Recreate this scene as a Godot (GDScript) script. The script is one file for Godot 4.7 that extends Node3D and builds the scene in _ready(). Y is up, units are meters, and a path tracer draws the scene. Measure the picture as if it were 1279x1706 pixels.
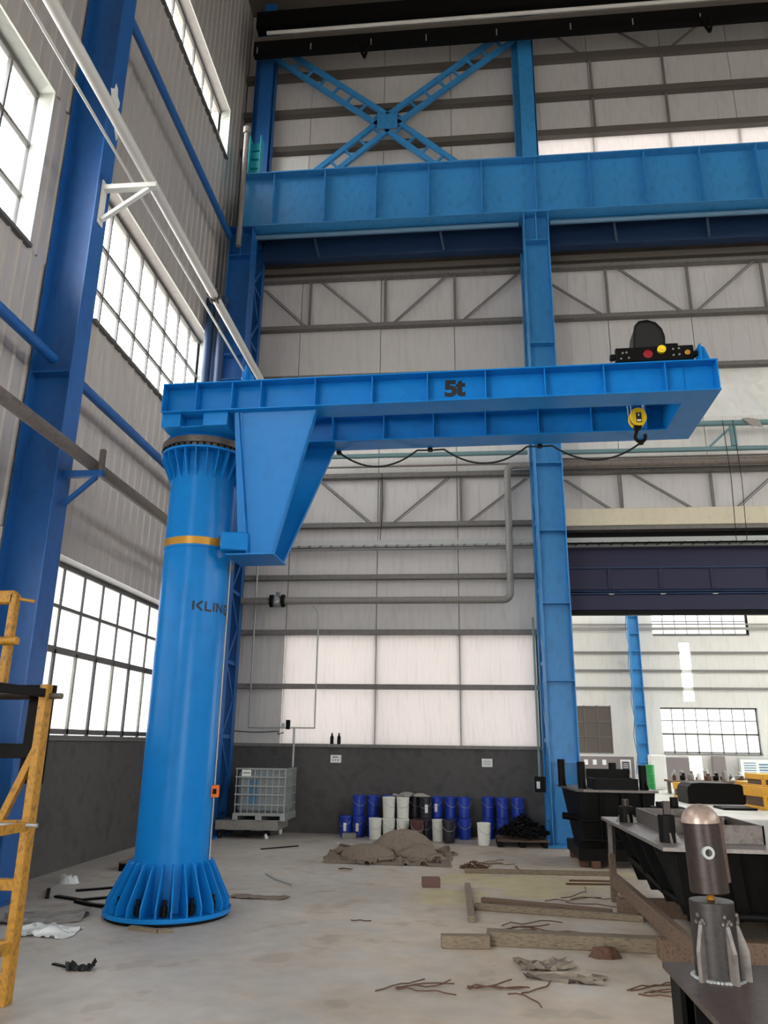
extends Node3D

const LX := -5.33      # face of the left wall
const BZ := -15.6      # face of the back wall
const FZ := -44.0      # face of the next hall's far wall

var M := {}
var origin := {}
var used := {}
var rng := RandomNumberGenerator.new()

# ------------------------------------------------------------ mesh helpers
func S() -> SurfaceTool:
	var st := SurfaceTool.new()
	st.begin(Mesh.PRIMITIVE_TRIANGLES)
	return st

func vtx(st: SurfaceTool, p: Vector3, n: Vector3) -> void:
	st.set_normal(n)
	st.set_uv(Vector2((p.x - LX) / 14.0, (p.z + 16.0) / 14.0))
	st.add_vertex(p)

func tri3(st: SurfaceTool, a: Vector3, b: Vector3, c: Vector3, na: Vector3, nb: Vector3, nc: Vector3) -> void:
	if (c - a).cross(b - a).dot(na + nb + nc) >= 0.0:
		vtx(st, a, na); vtx(st, b, nb); vtx(st, c, nc)
	else:
		vtx(st, a, na); vtx(st, c, nc); vtx(st, b, nb)

func quad(st: SurfaceTool, a: Vector3, b: Vector3, c: Vector3, d: Vector3, n: Vector3) -> void:
	tri3(st, a, b, c, n, n, n)
	tri3(st, a, c, d, n, n, n)

func quads(st: SurfaceTool, a: Vector3, b: Vector3, c: Vector3, d: Vector3, na: Vector3, nb: Vector3, nc: Vector3, nd: Vector3) -> void:
	tri3(st, a, b, c, na, nb, nc)
	tri3(st, a, c, d, na, nc, nd)

func face(st: SurfaceTool, a: Vector3, b: Vector3, c: Vector3, d: Vector3, away: Vector3) -> void:
	var n := (b - a).cross(c - a).normalized()
	if n.dot((a + b + c + d) / 4.0 - away) < 0.0:
		n = -n
	quad(st, a, b, c, d, n)

func box(st: SurfaceTool, c: Vector3, s: Vector3, bas := Basis.IDENTITY, ch := 0.0) -> void:
	var h := s * 0.5
	ch = minf(ch, minf(h.x, minf(h.y, h.z)) * 0.6)
	for ax in 3:
		for sg in [-1.0, 1.0]:
			var n := Vector3.ZERO
			n[ax] = sg
			var u := (ax + 1) % 3
			var v := (ax + 2) % 3
			var q := []
			for k in [[-1, -1], [1, -1], [1, 1], [-1, 1]]:
				var p := Vector3.ZERO
				p[ax] = sg * h[ax]
				p[u] = k[0] * (h[u] - ch)
				p[v] = k[1] * (h[v] - ch)
				q.append(c + bas * p)
			quad(st, q[0], q[1], q[2], q[3], bas * n)
	if ch > 0.0:
		for ax in 3:
			var u := (ax + 1) % 3
			var v := (ax + 2) % 3
			for su in [-1.0, 1.0]:
				for sv in [-1.0, 1.0]:
					var n := Vector3.ZERO
					n[u] = su; n[v] = sv
					var q := []
					for k in [[-1, 0], [1, 0], [1, 1], [-1, 1]]:
						var p := Vector3.ZERO
						p[ax] = k[0] * (h[ax] - ch)
						p[u] = su * (h[u] - (ch if k[1] == 0 else 0.0))
						p[v] = sv * (h[v] - (0.0 if k[1] == 0 else ch))
						q.append(c + bas * p)
					quad(st, q[0], q[1], q[2], q[3], (bas * n).normalized())
		for sx in [-1.0, 1.0]:
			for sy in [-1.0, 1.0]:
				for sz in [-1.0, 1.0]:
					var sg := Vector3(sx, sy, sz)
					var n := (bas * sg).normalized()
					var a := Vector3(sx * h.x, sy * (h.y - ch), sz * (h.z - ch))
					var b := Vector3(sx * (h.x - ch), sy * h.y, sz * (h.z - ch))
					var d := Vector3(sx * (h.x - ch), sy * (h.y - ch), sz * h.z)
					tri3(st, c + bas * a, c + bas * b, c + bas * d, n, n, n)

func bx(st: SurfaceTool, x0: float, x1: float, y0: float, y1: float, z0: float, z1: float, ch := 0.0) -> void:
	box(st, Vector3((x0 + x1) / 2, (y0 + y1) / 2, (z0 + z1) / 2), Vector3(absf(x1 - x0), absf(y1 - y0), absf(z1 - z0)), Basis.IDENTITY, ch)

func look(d: Vector3, upv := Vector3.UP) -> Basis:
	var z := d.normalized()
	var x := upv.cross(z)
	if x.length() < 0.01:
		x = Vector3.RIGHT.cross(z)
	x = x.normalized()
	return Basis(x, z.cross(x), z)

# a straight bar: w across, h along upv
func bar(st: SurfaceTool, a: Vector3, b: Vector3, w: float, h: float, upv := Vector3.UP, ch := 0.0) -> void:
	box(st, (a + b) / 2, Vector3(w, h, a.distance_to(b)), look(b - a, upv), ch)

func tube(st: SurfaceTool, pts: Array, r: float, seg := 10, caps := true) -> void:
	var rings := []
	var norms := []
	var bas := look(pts[1] - pts[0])
	for i in pts.size():
		var d: Vector3
		if i == 0: d = pts[1] - pts[0]
		elif i == pts.size() - 1: d = pts[i] - pts[i - 1]
		else: d = (pts[i] - pts[i - 1]).normalized() + (pts[i + 1] - pts[i]).normalized()
		d = d.normalized()
		var x := (bas.x - d * bas.x.dot(d)).normalized()
		bas = Basis(x, d.cross(x), d)
		var ring := []
		var nn := []
		for k in seg:
			var a := TAU * k / seg
			var n := bas.x * cos(a) + bas.y * sin(a)
			nn.append(n)
			ring.append(pts[i] + n * r)
		rings.append(ring)
		norms.append(nn)
	for i in pts.size() - 1:
		for k in seg:
			var j := (k + 1) % seg
			quads(st, rings[i][k], rings[i][j], rings[i + 1][j], rings[i + 1][k], norms[i][k], norms[i][j], norms[i + 1][j], norms[i + 1][k])
	if caps:
		for e in [0, pts.size() - 1]:
			var n: Vector3 = (pts[0] - pts[1]).normalized() if e == 0 else (pts[e] - pts[e - 1]).normalized()
			for k in seg:
				tri3(st, pts[e], rings[e][k], rings[e][(k + 1) % seg], n, n, n)

# profile of (radius, height) turned round the y axis
func lathe(st: SurfaceTool, prof: Array, xf := Transform3D.IDENTITY, seg := 24, smooth := false) -> void:
	var pn := []
	for i in prof.size() - 1:
		var d: Vector2 = prof[i + 1] - prof[i]
		pn.append(Vector2(d.y, -d.x).normalized())
	for i in prof.size() - 1:
		var n0: Vector2 = pn[i]
		var n1: Vector2 = pn[i]
		if smooth:
			if i > 0: n0 = (pn[i] + pn[i - 1]).normalized()
			if i < pn.size() - 1: n1 = (pn[i] + pn[i + 1]).normalized()
		for k in seg:
			var q := []
			var n := []
			for e in [[0, 0], [0, 1], [1, 1], [1, 0]]:
				var a: float = TAU * (k + e[1]) / seg
				var p: Vector2 = prof[i + e[0]]
				var m: Vector2 = n0 if e[0] == 0 else n1
				q.append(xf * Vector3(cos(a) * p.x, p.y, sin(a) * p.x))
				n.append((xf.basis * Vector3(cos(a) * m.x, m.y, sin(a) * m.x)).normalized())
			if prof[i].x > 1e-5:
				tri3(st, q[0], q[1], q[2], n[0], n[1], n[2])
			if prof[i + 1].x > 1e-5:
				tri3(st, q[0], q[2], q[3], n[0], n[2], n[3])

func cyl(st: SurfaceTool, c: Vector3, r: float, h: float, seg := 20, ch := 0.0) -> void:
	lathe(st, [Vector2(0, 0), Vector2(r - ch, 0), Vector2(r, ch), Vector2(r, h - ch), Vector2(r - ch, h), Vector2(0, h)], Transform3D(Basis.IDENTITY, c), seg)

# polygon in the local xy plane, thick along local z (centred)
func prism(st: SurfaceTool, poly: Array, xf: Transform3D, t: float) -> void:
	var pp := PackedVector2Array(poly)
	var idx := Geometry2D.triangulate_polygon(pp)
	for sg in [-1.0, 1.0]:
		var n: Vector3 = xf.basis.z.normalized() * sg
		for i in range(0, idx.size(), 3):
			var q := []
			for k in 3:
				var p := pp[idx[i + k]]
				q.append(xf * Vector3(p.x, p.y, sg * t / 2))
			tri3(st, q[0], q[1], q[2], n, n, n)
	var cw := Geometry2D.is_polygon_clockwise(pp)
	for i in pp.size():
		var a := pp[i]
		var b := pp[(i + 1) % pp.size()]
		var d := (b - a).normalized()
		var n2 := Vector2(d.y, -d.x) * (-1.0 if cw else 1.0)
		var n := (xf.basis * Vector3(n2.x, n2.y, 0)).normalized()
		quad(st, xf * Vector3(a.x, a.y, -t / 2), xf * Vector3(b.x, b.y, -t / 2), xf * Vector3(b.x, b.y, t / 2), xf * Vector3(a.x, a.y, t / 2), n)

# ------------------------------------------------------------ node helpers
func numbered(called: String) -> String:
	var n: int = used.get(called, -1) + 1
	used[called] = n
	return called if n == 0 else "%s_%03d" % [called, n]

func tag(o: Node, label: String, category: String, group := "", kind := "") -> void:
	if label: o.set_meta("label", label)
	if category: o.set_meta("category", category)
	if group: o.set_meta("group", group)
	if kind: o.set_meta("kind", kind)

# a top-level thing at its base; its parts are given in world coordinates
func thing(called: String, at: Vector3, label: String, category: String, group := "", kind := "") -> Node3D:
	var o := Node3D.new()
	o.name = numbered(called)
	add_child(o)
	o.position = at
	origin[o] = at
	tag(o, label, category, group, kind)
	return o

# a top-level thing whose parts are given in its own coordinates
func own(called: String, at: Vector3, turn: float, label: String, category: String, group := "") -> Node3D:
	var o := thing(called, at, label, category, group)
	origin.erase(o)
	o.rotation.y = turn
	return o

func part(parent: Node, called: String, st: SurfaceTool, m: Material) -> MeshInstance3D:
	var o := MeshInstance3D.new()
	o.mesh = st.commit()
	o.material_override = m
	o.name = called
	parent.add_child(o, true)
	o.position = -origin.get(parent, Vector3.ZERO)
	return o

func piece(parent: Node, called: String, mesh: Mesh, m: Material, xf: Transform3D) -> MeshInstance3D:
	var o := MeshInstance3D.new()
	o.mesh = mesh
	o.material_override = m
	o.name = called
	parent.add_child(o, true)
	o.transform = Transform3D(xf.basis, xf.origin - origin.get(parent, Vector3.ZERO))
	return o

# a top-level thing that is one mesh (world coordinates, node at its base)
func single(called: String, st: SurfaceTool, m: Material, at: Vector3, label: String, category: String, group := "", kind := "") -> MeshInstance3D:
	var o := MeshInstance3D.new()
	var a := st.commit_to_arrays()
	var v: PackedVector3Array = a[Mesh.ARRAY_VERTEX]
	for i in v.size():
		v[i] -= at
	a[Mesh.ARRAY_VERTEX] = v
	var am := ArrayMesh.new()
	am.add_surface_from_arrays(Mesh.PRIMITIVE_TRIANGLES, a)
	o.mesh = am
	o.material_override = m
	o.name = numbered(called)
	add_child(o)
	o.position = at
	tag(o, label, category, group, kind)
	return o

func copy(o: Node3D, called: String, at: Vector3, turn: float, label: String) -> Node3D:
	var c := o.duplicate() as Node3D
	c.name = numbered(called)
	add_child(c)
	c.position = at
	c.rotation.y = turn
	c.set_meta("label", label)
	return c

# ------------------------------------------------------------ materials
func noise_tex(freq: float, ramp: Array, size := 512, oct := 5, sd := 1, stretch := false) -> NoiseTexture2D:
	var n := FastNoiseLite.new()
	n.noise_type = FastNoiseLite.TYPE_SIMPLEX_SMOOTH
	n.frequency = freq
	n.fractal_octaves = oct
	n.seed = sd
	var t := NoiseTexture2D.new()
	t.width = size; t.height = size
	t.seamless = true
	t.noise = n
	var g := Gradient.new()
	var offs := PackedFloat32Array()
	var cols := PackedColorArray()
	for i in ramp.size():
		offs.append(float(i) / (ramp.size() - 1))
		cols.append(ramp[i])
	g.offsets = offs
	g.colors = cols
	t.color_ramp = g
	return t

func mat(c: Color, rough := 0.6, metal := 0.0, coat := 0.0) -> StandardMaterial3D:
	var m := StandardMaterial3D.new()
	m.albedo_color = c
	m.roughness = rough
	m.metallic = metal
	if coat > 0.0:
		m.clearcoat_enabled = true
		m.clearcoat = coat
		m.clearcoat_roughness = 0.15
	return m

func tex_mat(c: Color, lo: float, scale: Vector3, rough := 0.6, freq := 0.02, sd := 1, metal := 0.0, tint := Color(1, 1, 1)) -> StandardMaterial3D:
	var m := mat(c, rough, metal)
	m.albedo_texture = noise_tex(freq, [Color(lo, lo, lo) * tint, Color(1, 1, 1), Color(lo + (1 - lo) * 0.5, lo + (1 - lo) * 0.5, lo + (1 - lo) * 0.5)], 512, 5, sd)
	m.uv1_triplanar = true
	m.uv1_world_triplanar = true
	m.uv1_scale = scale
	return m

func materials() -> void:
	M.crane = tex_mat(Color(0.08, 0.475, 0.77), 0.93, Vector3(0.6, 0.6, 0.6), 0.28, 0.01, 3)
	M.crane.metallic_specular = 0.28
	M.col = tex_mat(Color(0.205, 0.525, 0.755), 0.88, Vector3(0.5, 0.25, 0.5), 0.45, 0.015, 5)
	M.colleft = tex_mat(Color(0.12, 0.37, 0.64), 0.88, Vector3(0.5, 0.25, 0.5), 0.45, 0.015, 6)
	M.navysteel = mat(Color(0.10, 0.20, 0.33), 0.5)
	M.teal = mat(Color(0.15, 0.62, 0.68), 0.5)
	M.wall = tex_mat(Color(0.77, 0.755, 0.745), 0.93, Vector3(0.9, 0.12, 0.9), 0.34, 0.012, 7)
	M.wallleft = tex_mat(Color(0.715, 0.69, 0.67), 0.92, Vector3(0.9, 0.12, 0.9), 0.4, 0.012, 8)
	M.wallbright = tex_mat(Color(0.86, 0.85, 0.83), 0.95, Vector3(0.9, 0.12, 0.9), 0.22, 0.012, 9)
	M.backing = mat(Color(0.25, 0.24, 0.23), 0.9)
	M.dado = tex_mat(Color(0.30, 0.29, 0.285), 0.78, Vector3(0.35, 0.35, 0.35), 0.75, 0.012, 11)
	M.girt = tex_mat(Color(0.44, 0.425, 0.41), 0.85, Vector3(0.6, 0.6, 0.6), 0.5, 0.02, 12)
	M.girtdark = mat(Color(0.36, 0.335, 0.31), 0.55)
	M.reveal = mat(Color(0.88, 0.89, 0.86), 0.6)
	M.frame = mat(Color(0.36, 0.35, 0.34), 0.45)
	M.framepale = mat(Color(0.62, 0.61, 0.57), 0.45)
	M.pane = mat(Color(0.92, 0.96, 0.95, 0.12), 0.02)
	M.pane.transparency = BaseMaterial3D.TRANSPARENCY_ALPHA
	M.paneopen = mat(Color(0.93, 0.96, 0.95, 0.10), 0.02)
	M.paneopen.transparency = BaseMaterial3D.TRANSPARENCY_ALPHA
	M.frost = mat(Color(0.93, 0.95, 0.94), 0.25)
	M.frost.backlight_enabled = true
	M.frost.backlight = Color(0.75, 0.75, 0.75)
	M.poly = tex_mat(Color(0.87, 0.85, 0.84), 0.94, Vector3(1.2, 0.1, 1.2), 0.3, 0.02, 13)
	M.poly.backlight_enabled = true
	M.poly.backlight = Color(0.88, 0.88, 0.88)
	M.concrete = mat(Color(0.62, 0.6, 0.57), 0.7)
	M.beige = tex_mat(Color(0.80, 0.76, 0.66), 0.94, Vector3(0.6, 0.3, 0.6), 0.5, 0.012, 15)
	M.black = mat(Color(0.055, 0.052, 0.05), 0.5)
	M.rubber = mat(Color(0.04, 0.04, 0.042), 0.6)
	M.blackpaint = tex_mat(Color(0.07, 0.066, 0.064), 0.7, Vector3(1.2, 1.2, 1.2), 0.5, 0.015, 16)
	M.blackpaint.metallic_specular = 0.22
	M.black.metallic_specular = 0.25
	M.rawsteel = tex_mat(Color(0.40, 0.37, 0.35), 0.7, Vector3(1.2, 1.2, 1.2), 0.42, 0.015, 17, 0.4)
	M.platesteel = tex_mat(Color(0.50, 0.47, 0.45), 0.75, Vector3(1.2, 1.2, 1.2), 0.4, 0.015, 18, 0.3)
	M.rustpost = tex_mat(Color(0.215, 0.175, 0.16), 0.65, Vector3(2, 2, 2), 0.38, 0.015, 19, 0.35)
	M.stand = tex_mat(Color(0.20, 0.178, 0.165), 0.6, Vector3(2, 2, 2), 0.45, 0.015, 61, 0.2)
	M.redsteel = tex_mat(Color(0.40, 0.30, 0.265), 0.7, Vector3(2, 2, 2), 0.35, 0.015, 62, 0.2)
	M.plate = tex_mat(Color(0.30, 0.25, 0.235), 0.6, Vector3(1, 1, 1), 0.42, 0.015, 63, 0.2)
	M.dome = tex_mat(Color(0.62, 0.54, 0.49), 0.8, Vector3(2, 2, 2), 0.33, 0.015, 20, 0.3)
	M.rust = tex_mat(Color(0.36, 0.24, 0.17), 0.6, Vector3(3, 3, 3), 0.8, 0.02, 21)
	M.steel = mat(Color(0.62, 0.62, 0.61), 0.35, 0.7)
	M.galv = mat(Color(0.66, 0.67, 0.66), 0.42, 0.5)
	M.gold = mat(Color(0.76, 0.56, 0.20), 0.35, 0.4)
	M.yellow = tex_mat(Color(0.70, 0.50, 0.13), 0.6, Vector3(1.6, 1.6, 1.6), 0.5, 0.015, 22)
	M.yellowbright = mat(Color(0.95, 0.80, 0.12), 0.4)
	M.crate = tex_mat(Color(0.90, 0.66, 0.20), 0.85, Vector3(0.8, 0.8, 0.8), 0.5, 0.015, 23)
	M.red = mat(Color(0.55, 0.05, 0.12), 0.4)
	M.white = mat(Color(0.88, 0.88, 0.86), 0.45)
	M.whitepipe = mat(Color(0.82, 0.81, 0.79), 0.4)
	M.greypipe = tex_mat(Color(0.52, 0.50, 0.48), 0.85, Vector3(0.8, 0.8, 0.8), 0.45, 0.02, 24)
	M.brownpipe = tex_mat(Color(0.46, 0.42, 0.39), 0.75, Vector3(0.8, 0.8, 0.8), 0.5, 0.02, 25)
	M.greenpipe = mat(Color(0.40, 0.52, 0.53), 0.45)
	M.bluepipe = mat(Color(0.36, 0.50, 0.60), 0.4)
	M.navy = tex_mat(Color(0.07, 0.065, 0.22), 0.85, Vector3(0.7, 0.7, 0.7), 0.55, 0.015, 26)
	M.bucketblue = mat(Color(0.10, 0.22, 0.62), 0.35)
	M.bucketwhite = mat(Color(0.85, 0.85, 0.81), 0.4)
	M.bucketdark = mat(Color(0.12, 0.11, 0.14), 0.4)
	M.bucketbrown = mat(Color(0.30, 0.15, 0.13), 0.45)
	M.tarp = tex_mat(Color(0.50, 0.44, 0.38), 0.75, Vector3(1.2, 1.2, 1.2), 0.75, 0.02, 27)
	M.cloth = tex_mat(Color(0.62, 0.60, 0.57), 0.75, Vector3(3, 3, 3), 0.8, 0.02, 28)
	M.wood = tex_mat(Color(0.50, 0.44, 0.36), 0.5, Vector3(0.8, 6, 6), 0.75, 0.02, 29)
	M.woodz = tex_mat(Color(0.54, 0.48, 0.40), 0.5, Vector3(6, 6, 0.8), 0.75, 0.02, 30)
	M.woodrust = tex_mat(Color(0.42, 0.335, 0.265), 0.5, Vector3(4, 3, 1.2), 0.75, 0.02, 31)
	M.brick = tex_mat(Color(0.42, 0.31, 0.28), 0.75, Vector3(4, 4, 4), 0.85, 0.02, 32)
	M.card = mat(Color(0.50, 0.45, 0.39), 0.8)
	M.plastic = mat(Color(0.86, 0.87, 0.86), 0.3)
	M.paper = mat(Color(0.88, 0.88, 0.86), 0.7)
	M.ink = mat(Color(0.02, 0.025, 0.05), 0.5)
	M.inkgrey = mat(Color(0.25, 0.25, 0.27), 0.6)
	M.tank = tex_mat(Color(0.50, 0.53, 0.54), 0.85, Vector3(1.5, 1.5, 1.5), 0.4, 0.015, 33)
	M.tankblue = mat(Color(0.24, 0.42, 0.56), 0.5)
	M.green = mat(Color(0.12, 0.55, 0.28), 0.5)
	M.orange = mat(Color(0.90, 0.42, 0.08), 0.4)
	M.farwall = tex_mat(Color(0.80, 0.79, 0.765), 0.94, Vector3(0.4, 0.06, 0.4), 0.4, 0.012, 34)
	M.fardado = mat(Color(0.47, 0.44, 0.43), 0.8)
	M.darkglass = mat(Color(0.36, 0.33, 0.31), 0.12)
	M.sheet = mat(Color(0.88, 0.88, 0.86), 0.25)
	var sn := noise_tex(0.012, [Color(0, 0, 0), Color(1, 1, 1)], 512, 3, 40)
	sn.as_normal_map = true
	sn.bump_strength = 8.0
	M.sheet.normal_enabled = true
	M.sheet.normal_texture = sn
	M.sheet.normal_scale = 1.0
	M.sheet.uv1_triplanar = true
	M.sheet.uv1_world_triplanar = true
	M.sheet.uv1_scale = Vector3(0.22, 0.22, 0.22)
	M.sheet.backlight_enabled = true
	M.sheet.backlight = Color(0.16, 0.16, 0.16)

	# the shop floor: grey concrete with worn, dusty and stained patches
	var n1 := FastNoiseLite.new(); n1.seed = 4; n1.frequency = 0.006; n1.fractal_octaves = 5
	var n2 := FastNoiseLite.new(); n2.seed = 9; n2.frequency = 0.05; n2.fractal_octaves = 4
	var n3 := FastNoiseLite.new(); n3.seed = 15; n3.frequency = 0.018; n3.fractal_octaves = 4
	var sz := 1024
	var im := Image.create(sz, sz, false, Image.FORMAT_RGB8)
	for j in sz:
		for i in sz:
			var wx := LX + 14.0 * i / sz
			var wz := -16.0 + 14.0 * j / sz
			var a := n1.get_noise_2d(i, j)
			var b := n2.get_noise_2d(i, j)
			var c3 := n3.get_noise_2d(i, j)
			var v := 0.685 + a * 0.075 + b * 0.045
			var c := Color(v * 1.01, v * 0.975, v * 0.925)
			# brown dust, more on the side where the timbers lie
			var br := clampf(smoothstep(-2.5, 0.5, wx) * 0.75 + c3 * 0.8, 0.0, 1.0)
			c = c.lerp(Color(v * 1.03, v * 0.94, v * 0.83), br)
			# yellow overspray round the frames on the floor
			var yl := 0.0
			for q in [[0.75, -10.7, 1.15, 0.55], [1.5, -11.6, 1.0, 0.3], [-0.15, -9.6, 0.45, 0.5], [0.1, -11.0, 0.5, 0.35], [0.9, -10.0, 0.5, 0.3]]:
				var d := Vector2((wx - q[0]) / q[2], (wz - q[1]) / q[3]).length()
				yl = maxf(yl, 1.0 - smoothstep(0.55, 1.15, d + c3 * 0.9 + b * 0.3))
			c = c.lerp(Color(v * 1.06, v * 0.98, v * 0.70), yl * 0.75)
			# dark oily stains
			var st := smoothstep(0.34, 0.55, c3 + b * 0.25)
			c = c.lerp(Color(v * 0.74, v * 0.69, v * 0.63), st * 0.35)
			im.set_pixel(i, j, c)
	M.floor = mat(Color(1, 1, 1), 0.55)
	M.floor.albedo_texture = ImageTexture.create_from_image(im)

# ------------------------------------------------------------ windows
# a glazed steel window in the left or far wall; p(a, y, depth) gives the world point
func window(called: String, p: Callable, a0: float, a1: float, y0: float, y1: float, nc: int, rows: Array, glass: Material, lower_sash := false, depth := 0.26) -> Node3D:
	var base: Vector3 = p.call((a0 + a1) / 2, y0, 0.0)
	var w := thing(called, base, "", "", "", "structure")
	var fm: Material = M.frame
	var line := func(st: SurfaceTool, a: Vector3, b: Vector3, t: float, d: float) -> void:
		var nrm: Vector3 = (p.call(0.0, 0.0, 0.0) - p.call(0.0, 0.0, 1.0)).normalized()
		bar(st, a, b, t, d, nrm)
	# reveal
	var st := S()
	var c: Vector3 = p.call((a0 + a1) / 2, (y0 + y1) / 2, depth / 2)
	face(st, p.call(a0, y0, 0.002), p.call(a0, y1, 0.002), p.call(a0, y1, depth + 0.1), p.call(a0, y0, depth + 0.1), c)
	face(st, p.call(a1, y0, 0.002), p.call(a1, y1, 0.002), p.call(a1, y1, depth + 0.1), p.call(a1, y0, depth + 0.1), c)
	face(st, p.call(a0, y1, 0.002), p.call(a1, y1, 0.002), p.call(a1, y1, depth + 0.1), p.call(a0, y1, depth + 0.1), c)
	part(w, "reveal", st, M.reveal)
	st = S()
	line.call(st, p.call(a0, y0 + 0.0, depth / 2 - 0.01), p.call(a1, y0 + 0.0, depth / 2 - 0.01), 0.05, depth + 0.06)
	part(w, "sill", st, M.frame)
	# frame
	st = S()
	line.call(st, p.call(a0, y0 + 0.08, depth), p.call(a1, y0 + 0.08, depth), 0.07, 0.06)
	line.call(st, p.call(a0, y1 - 0.035, depth), p.call(a1, y1 - 0.035, depth), 0.07, 0.06)
	line.call(st, p.call(a0 + 0.03, y0, depth), p.call(a0 + 0.03, y1, depth), 0.06, 0.06)
	line.call(st, p.call(a1 - 0.03, y0, depth), p.call(a1 - 0.03, y1, depth), 0.06, 0.06)
	part(w, "window_frame", st, fm)
	var ys := [y0]
	ys.append_array(rows)
	ys.append(y1)
	for r in rows:
		st = S()
		var thick := 0.09 if lower_sash and r == rows[0] else 0.045
		line.call(st, p.call(a0, r, depth), p.call(a1, r, depth), thick, 0.06)
		part(w, "rail", st, fm)
	for k in range(1, nc):
		var a := a0 + (a1 - a0) * k / nc
		var yb: float = y0
		if lower_sash:
			yb = rows[0]
		st = S()
		line.call(st, p.call(a, yb, depth), p.call(a, y1, depth), 0.038, 0.05)
		part(w, "mullion", st, fm)
		if lower_sash:
			st = S()
			line.call(st, p.call(a, y0, depth), p.call(a, yb, depth), 0.06, 0.06)
			part(w, "sash_stile", st, M.frame if k % 2 == 1 else M.framepale)
	for r in ys.size() - 1:
		for k in nc:
			var b0 := a0 + (a1 - a0) * k / nc
			var b1 := a0 + (a1 - a0) * (k + 1) / nc
			st = S()
			var nrm: Vector3 = (p.call(0.0, 0.0, 0.0) - p.call(0.0, 0.0, 1.0)).normalized()
			quad(st, p.call(b0, ys[r], depth), p.call(b1, ys[r], depth), p.call(b1, ys[r + 1], depth), p.call(b0, ys[r + 1], depth), nrm)
			part(w, "pane", st, glass)
	return w

# ------------------------------------------------------------ structure
func ribbed_panel(w: float, h: float) -> ArrayMesh:
	# a trapezoid-ribbed sheet facing +x, from z 0 to -w and y 0 to h
	var st := S()
	var prof := []
	var n := 4
	for k in n:
		var z := -w * k / n
		var d := w / n
		prof.append(Vector2(z - d * 0.02, 0.0))
		prof.append(Vector2(z - d * 0.72, 0.0))
		prof.append(Vector2(z - d * 0.80, 0.022))
		prof.append(Vector2(z - d * 0.92, 0.022))
		prof.append(Vector2(z - d * 0.99, 0.0))
	for i in prof.size() - 1:
		var a: Vector2 = prof[i]
		var b: Vector2 = prof[i + 1]
		var nn := Vector3(a.x - b.x, b.y - a.y, 0).normalized()
		nn = Vector3(nn.x, 0, nn.y)
		quad(st, Vector3(a.y, 0, a.x), Vector3(b.y, 0, b.x), Vector3(b.y, h, b.x), Vector3(a.y, h, a.x), nn)
	return st.commit()

func build_left_wall() -> void:
	var w := thing("wall_left", Vector3(LX, 0, -2), "", "", "", "structure")
	var bands := [[1.67, 4.04], [7.6, 10.03], [14.85, 16.27]]
	# sheathing with real openings; the unseen gateway by the camera is added for daylight
	var st := S()
	var ylast := 0.0
	var run := func(z0: float, z1: float, holes: Array, y0: float, y1: float) -> void:
		var zl := z0
		for q in holes:
			bx(st, LX - 0.42, LX - 0.03, y0, y1, zl, q[0])
			zl = q[1]
		bx(st, LX - 0.42, LX - 0.03, y0, y1, zl, z1)
	for b in bands:
		run.call(0.0, BZ - 0.3, [], ylast, b[0])
		run.call(0.0, BZ - 0.3, [[-2.85, -7.8], [-9.55, -14.5]], b[0], b[1])
		ylast = b[1]
	run.call(0.0, BZ - 0.3, [], ylast, 20.6)
	run.call(12.0, 0.0, [[10.5, 0.5]], 0.0, 6.5)
	run.call(12.0, 0.0, [], 6.5, 7.6)
	run.call(12.0, 0.0, [[10.6, 5.65], [4.9, 0.4]], 7.6, 10.03)
	run.call(12.0, 0.0, [], 10.03, 14.85)
	run.call(12.0, 0.0, [[10.6, 5.65], [4.9, 0.4]], 14.85, 16.27)
	run.call(12.0, 0.0, [], 16.27, 20.6)
	part(w, "sheathing", st, M.wallleft)
	st = S()
	bx(st, LX - 0.03, LX, 0.0, 1.66, 0.45, BZ, 0.0)
	part(w, "dado", st, M.dado)
	st = S()
	bx(st, LX - 0.02, LX + 0.035, 1.64, 1.68, 0.45, BZ)
	part(w, "dado_cap", st, M.girt)
	# ribbed cladding between the windows
	var meshes := {}
	var put := func(z0: float, z1: float, y0: float, y1: float) -> void:
		var n := maxi(1, roundi((z0 - z1) / 1.05))
		var pw := (z0 - z1) / n
		for k in n:
			var key := "%.3f %.3f" % [pw, y1 - y0]
			if not meshes.has(key):
				meshes[key] = ribbed_panel(pw, y1 - y0)
			piece(w, "wall_panel", meshes[key], M.wallleft, Transform3D(Basis.IDENTITY, Vector3(LX - 0.028, y0, z0 - k * pw)))
	var edges := [1.68, 1.67]
	ylast = 4.05
	for b in [bands[1], bands[2]]:
		put.call(0.0, -8.2, ylast, b[0]); put.call(-8.2, BZ, ylast, b[0])
		ylast = b[1] + 0.01
	put.call(0.0, -8.2, ylast, 20.5); put.call(-8.2, BZ, ylast, 20.5)
	for b in bands:
		put.call(0.0, -2.85, maxf(b[0], 1.69), b[1])
		put.call(-7.8, -9.55, maxf(b[0], 1.69), b[1])
		put.call(-14.5, BZ, maxf(b[0], 1.69), b[1])
	# windows
	var p := func(a: float, y: float, d: float) -> Vector3: return Vector3(LX - d, y, a)
	window("window_1", p, -9.55, -14.5, 1.68, 4.04, 8, [2.84, 3.43], M.frost, true)
	window("window_2", p, -9.55, -14.5, 7.6, 10.03, 8, [8.38, 9.17], M.pane)
	window("window_3", p, -2.85, -7.8, 7.6, 10.03, 8, [8.38, 9.17], M.pane)
	window("window_4", p, -9.55, -14.5, 14.85, 16.27, 8, [15.55], M.pane)
	window("window_5", p, -2.85, -7.8, 1.68, 4.04, 4, [2.84], M.frost, true)
	window("window_6", p, -2.85, -7.8, 14.85, 16.27, 4, [], M.pane)

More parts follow.
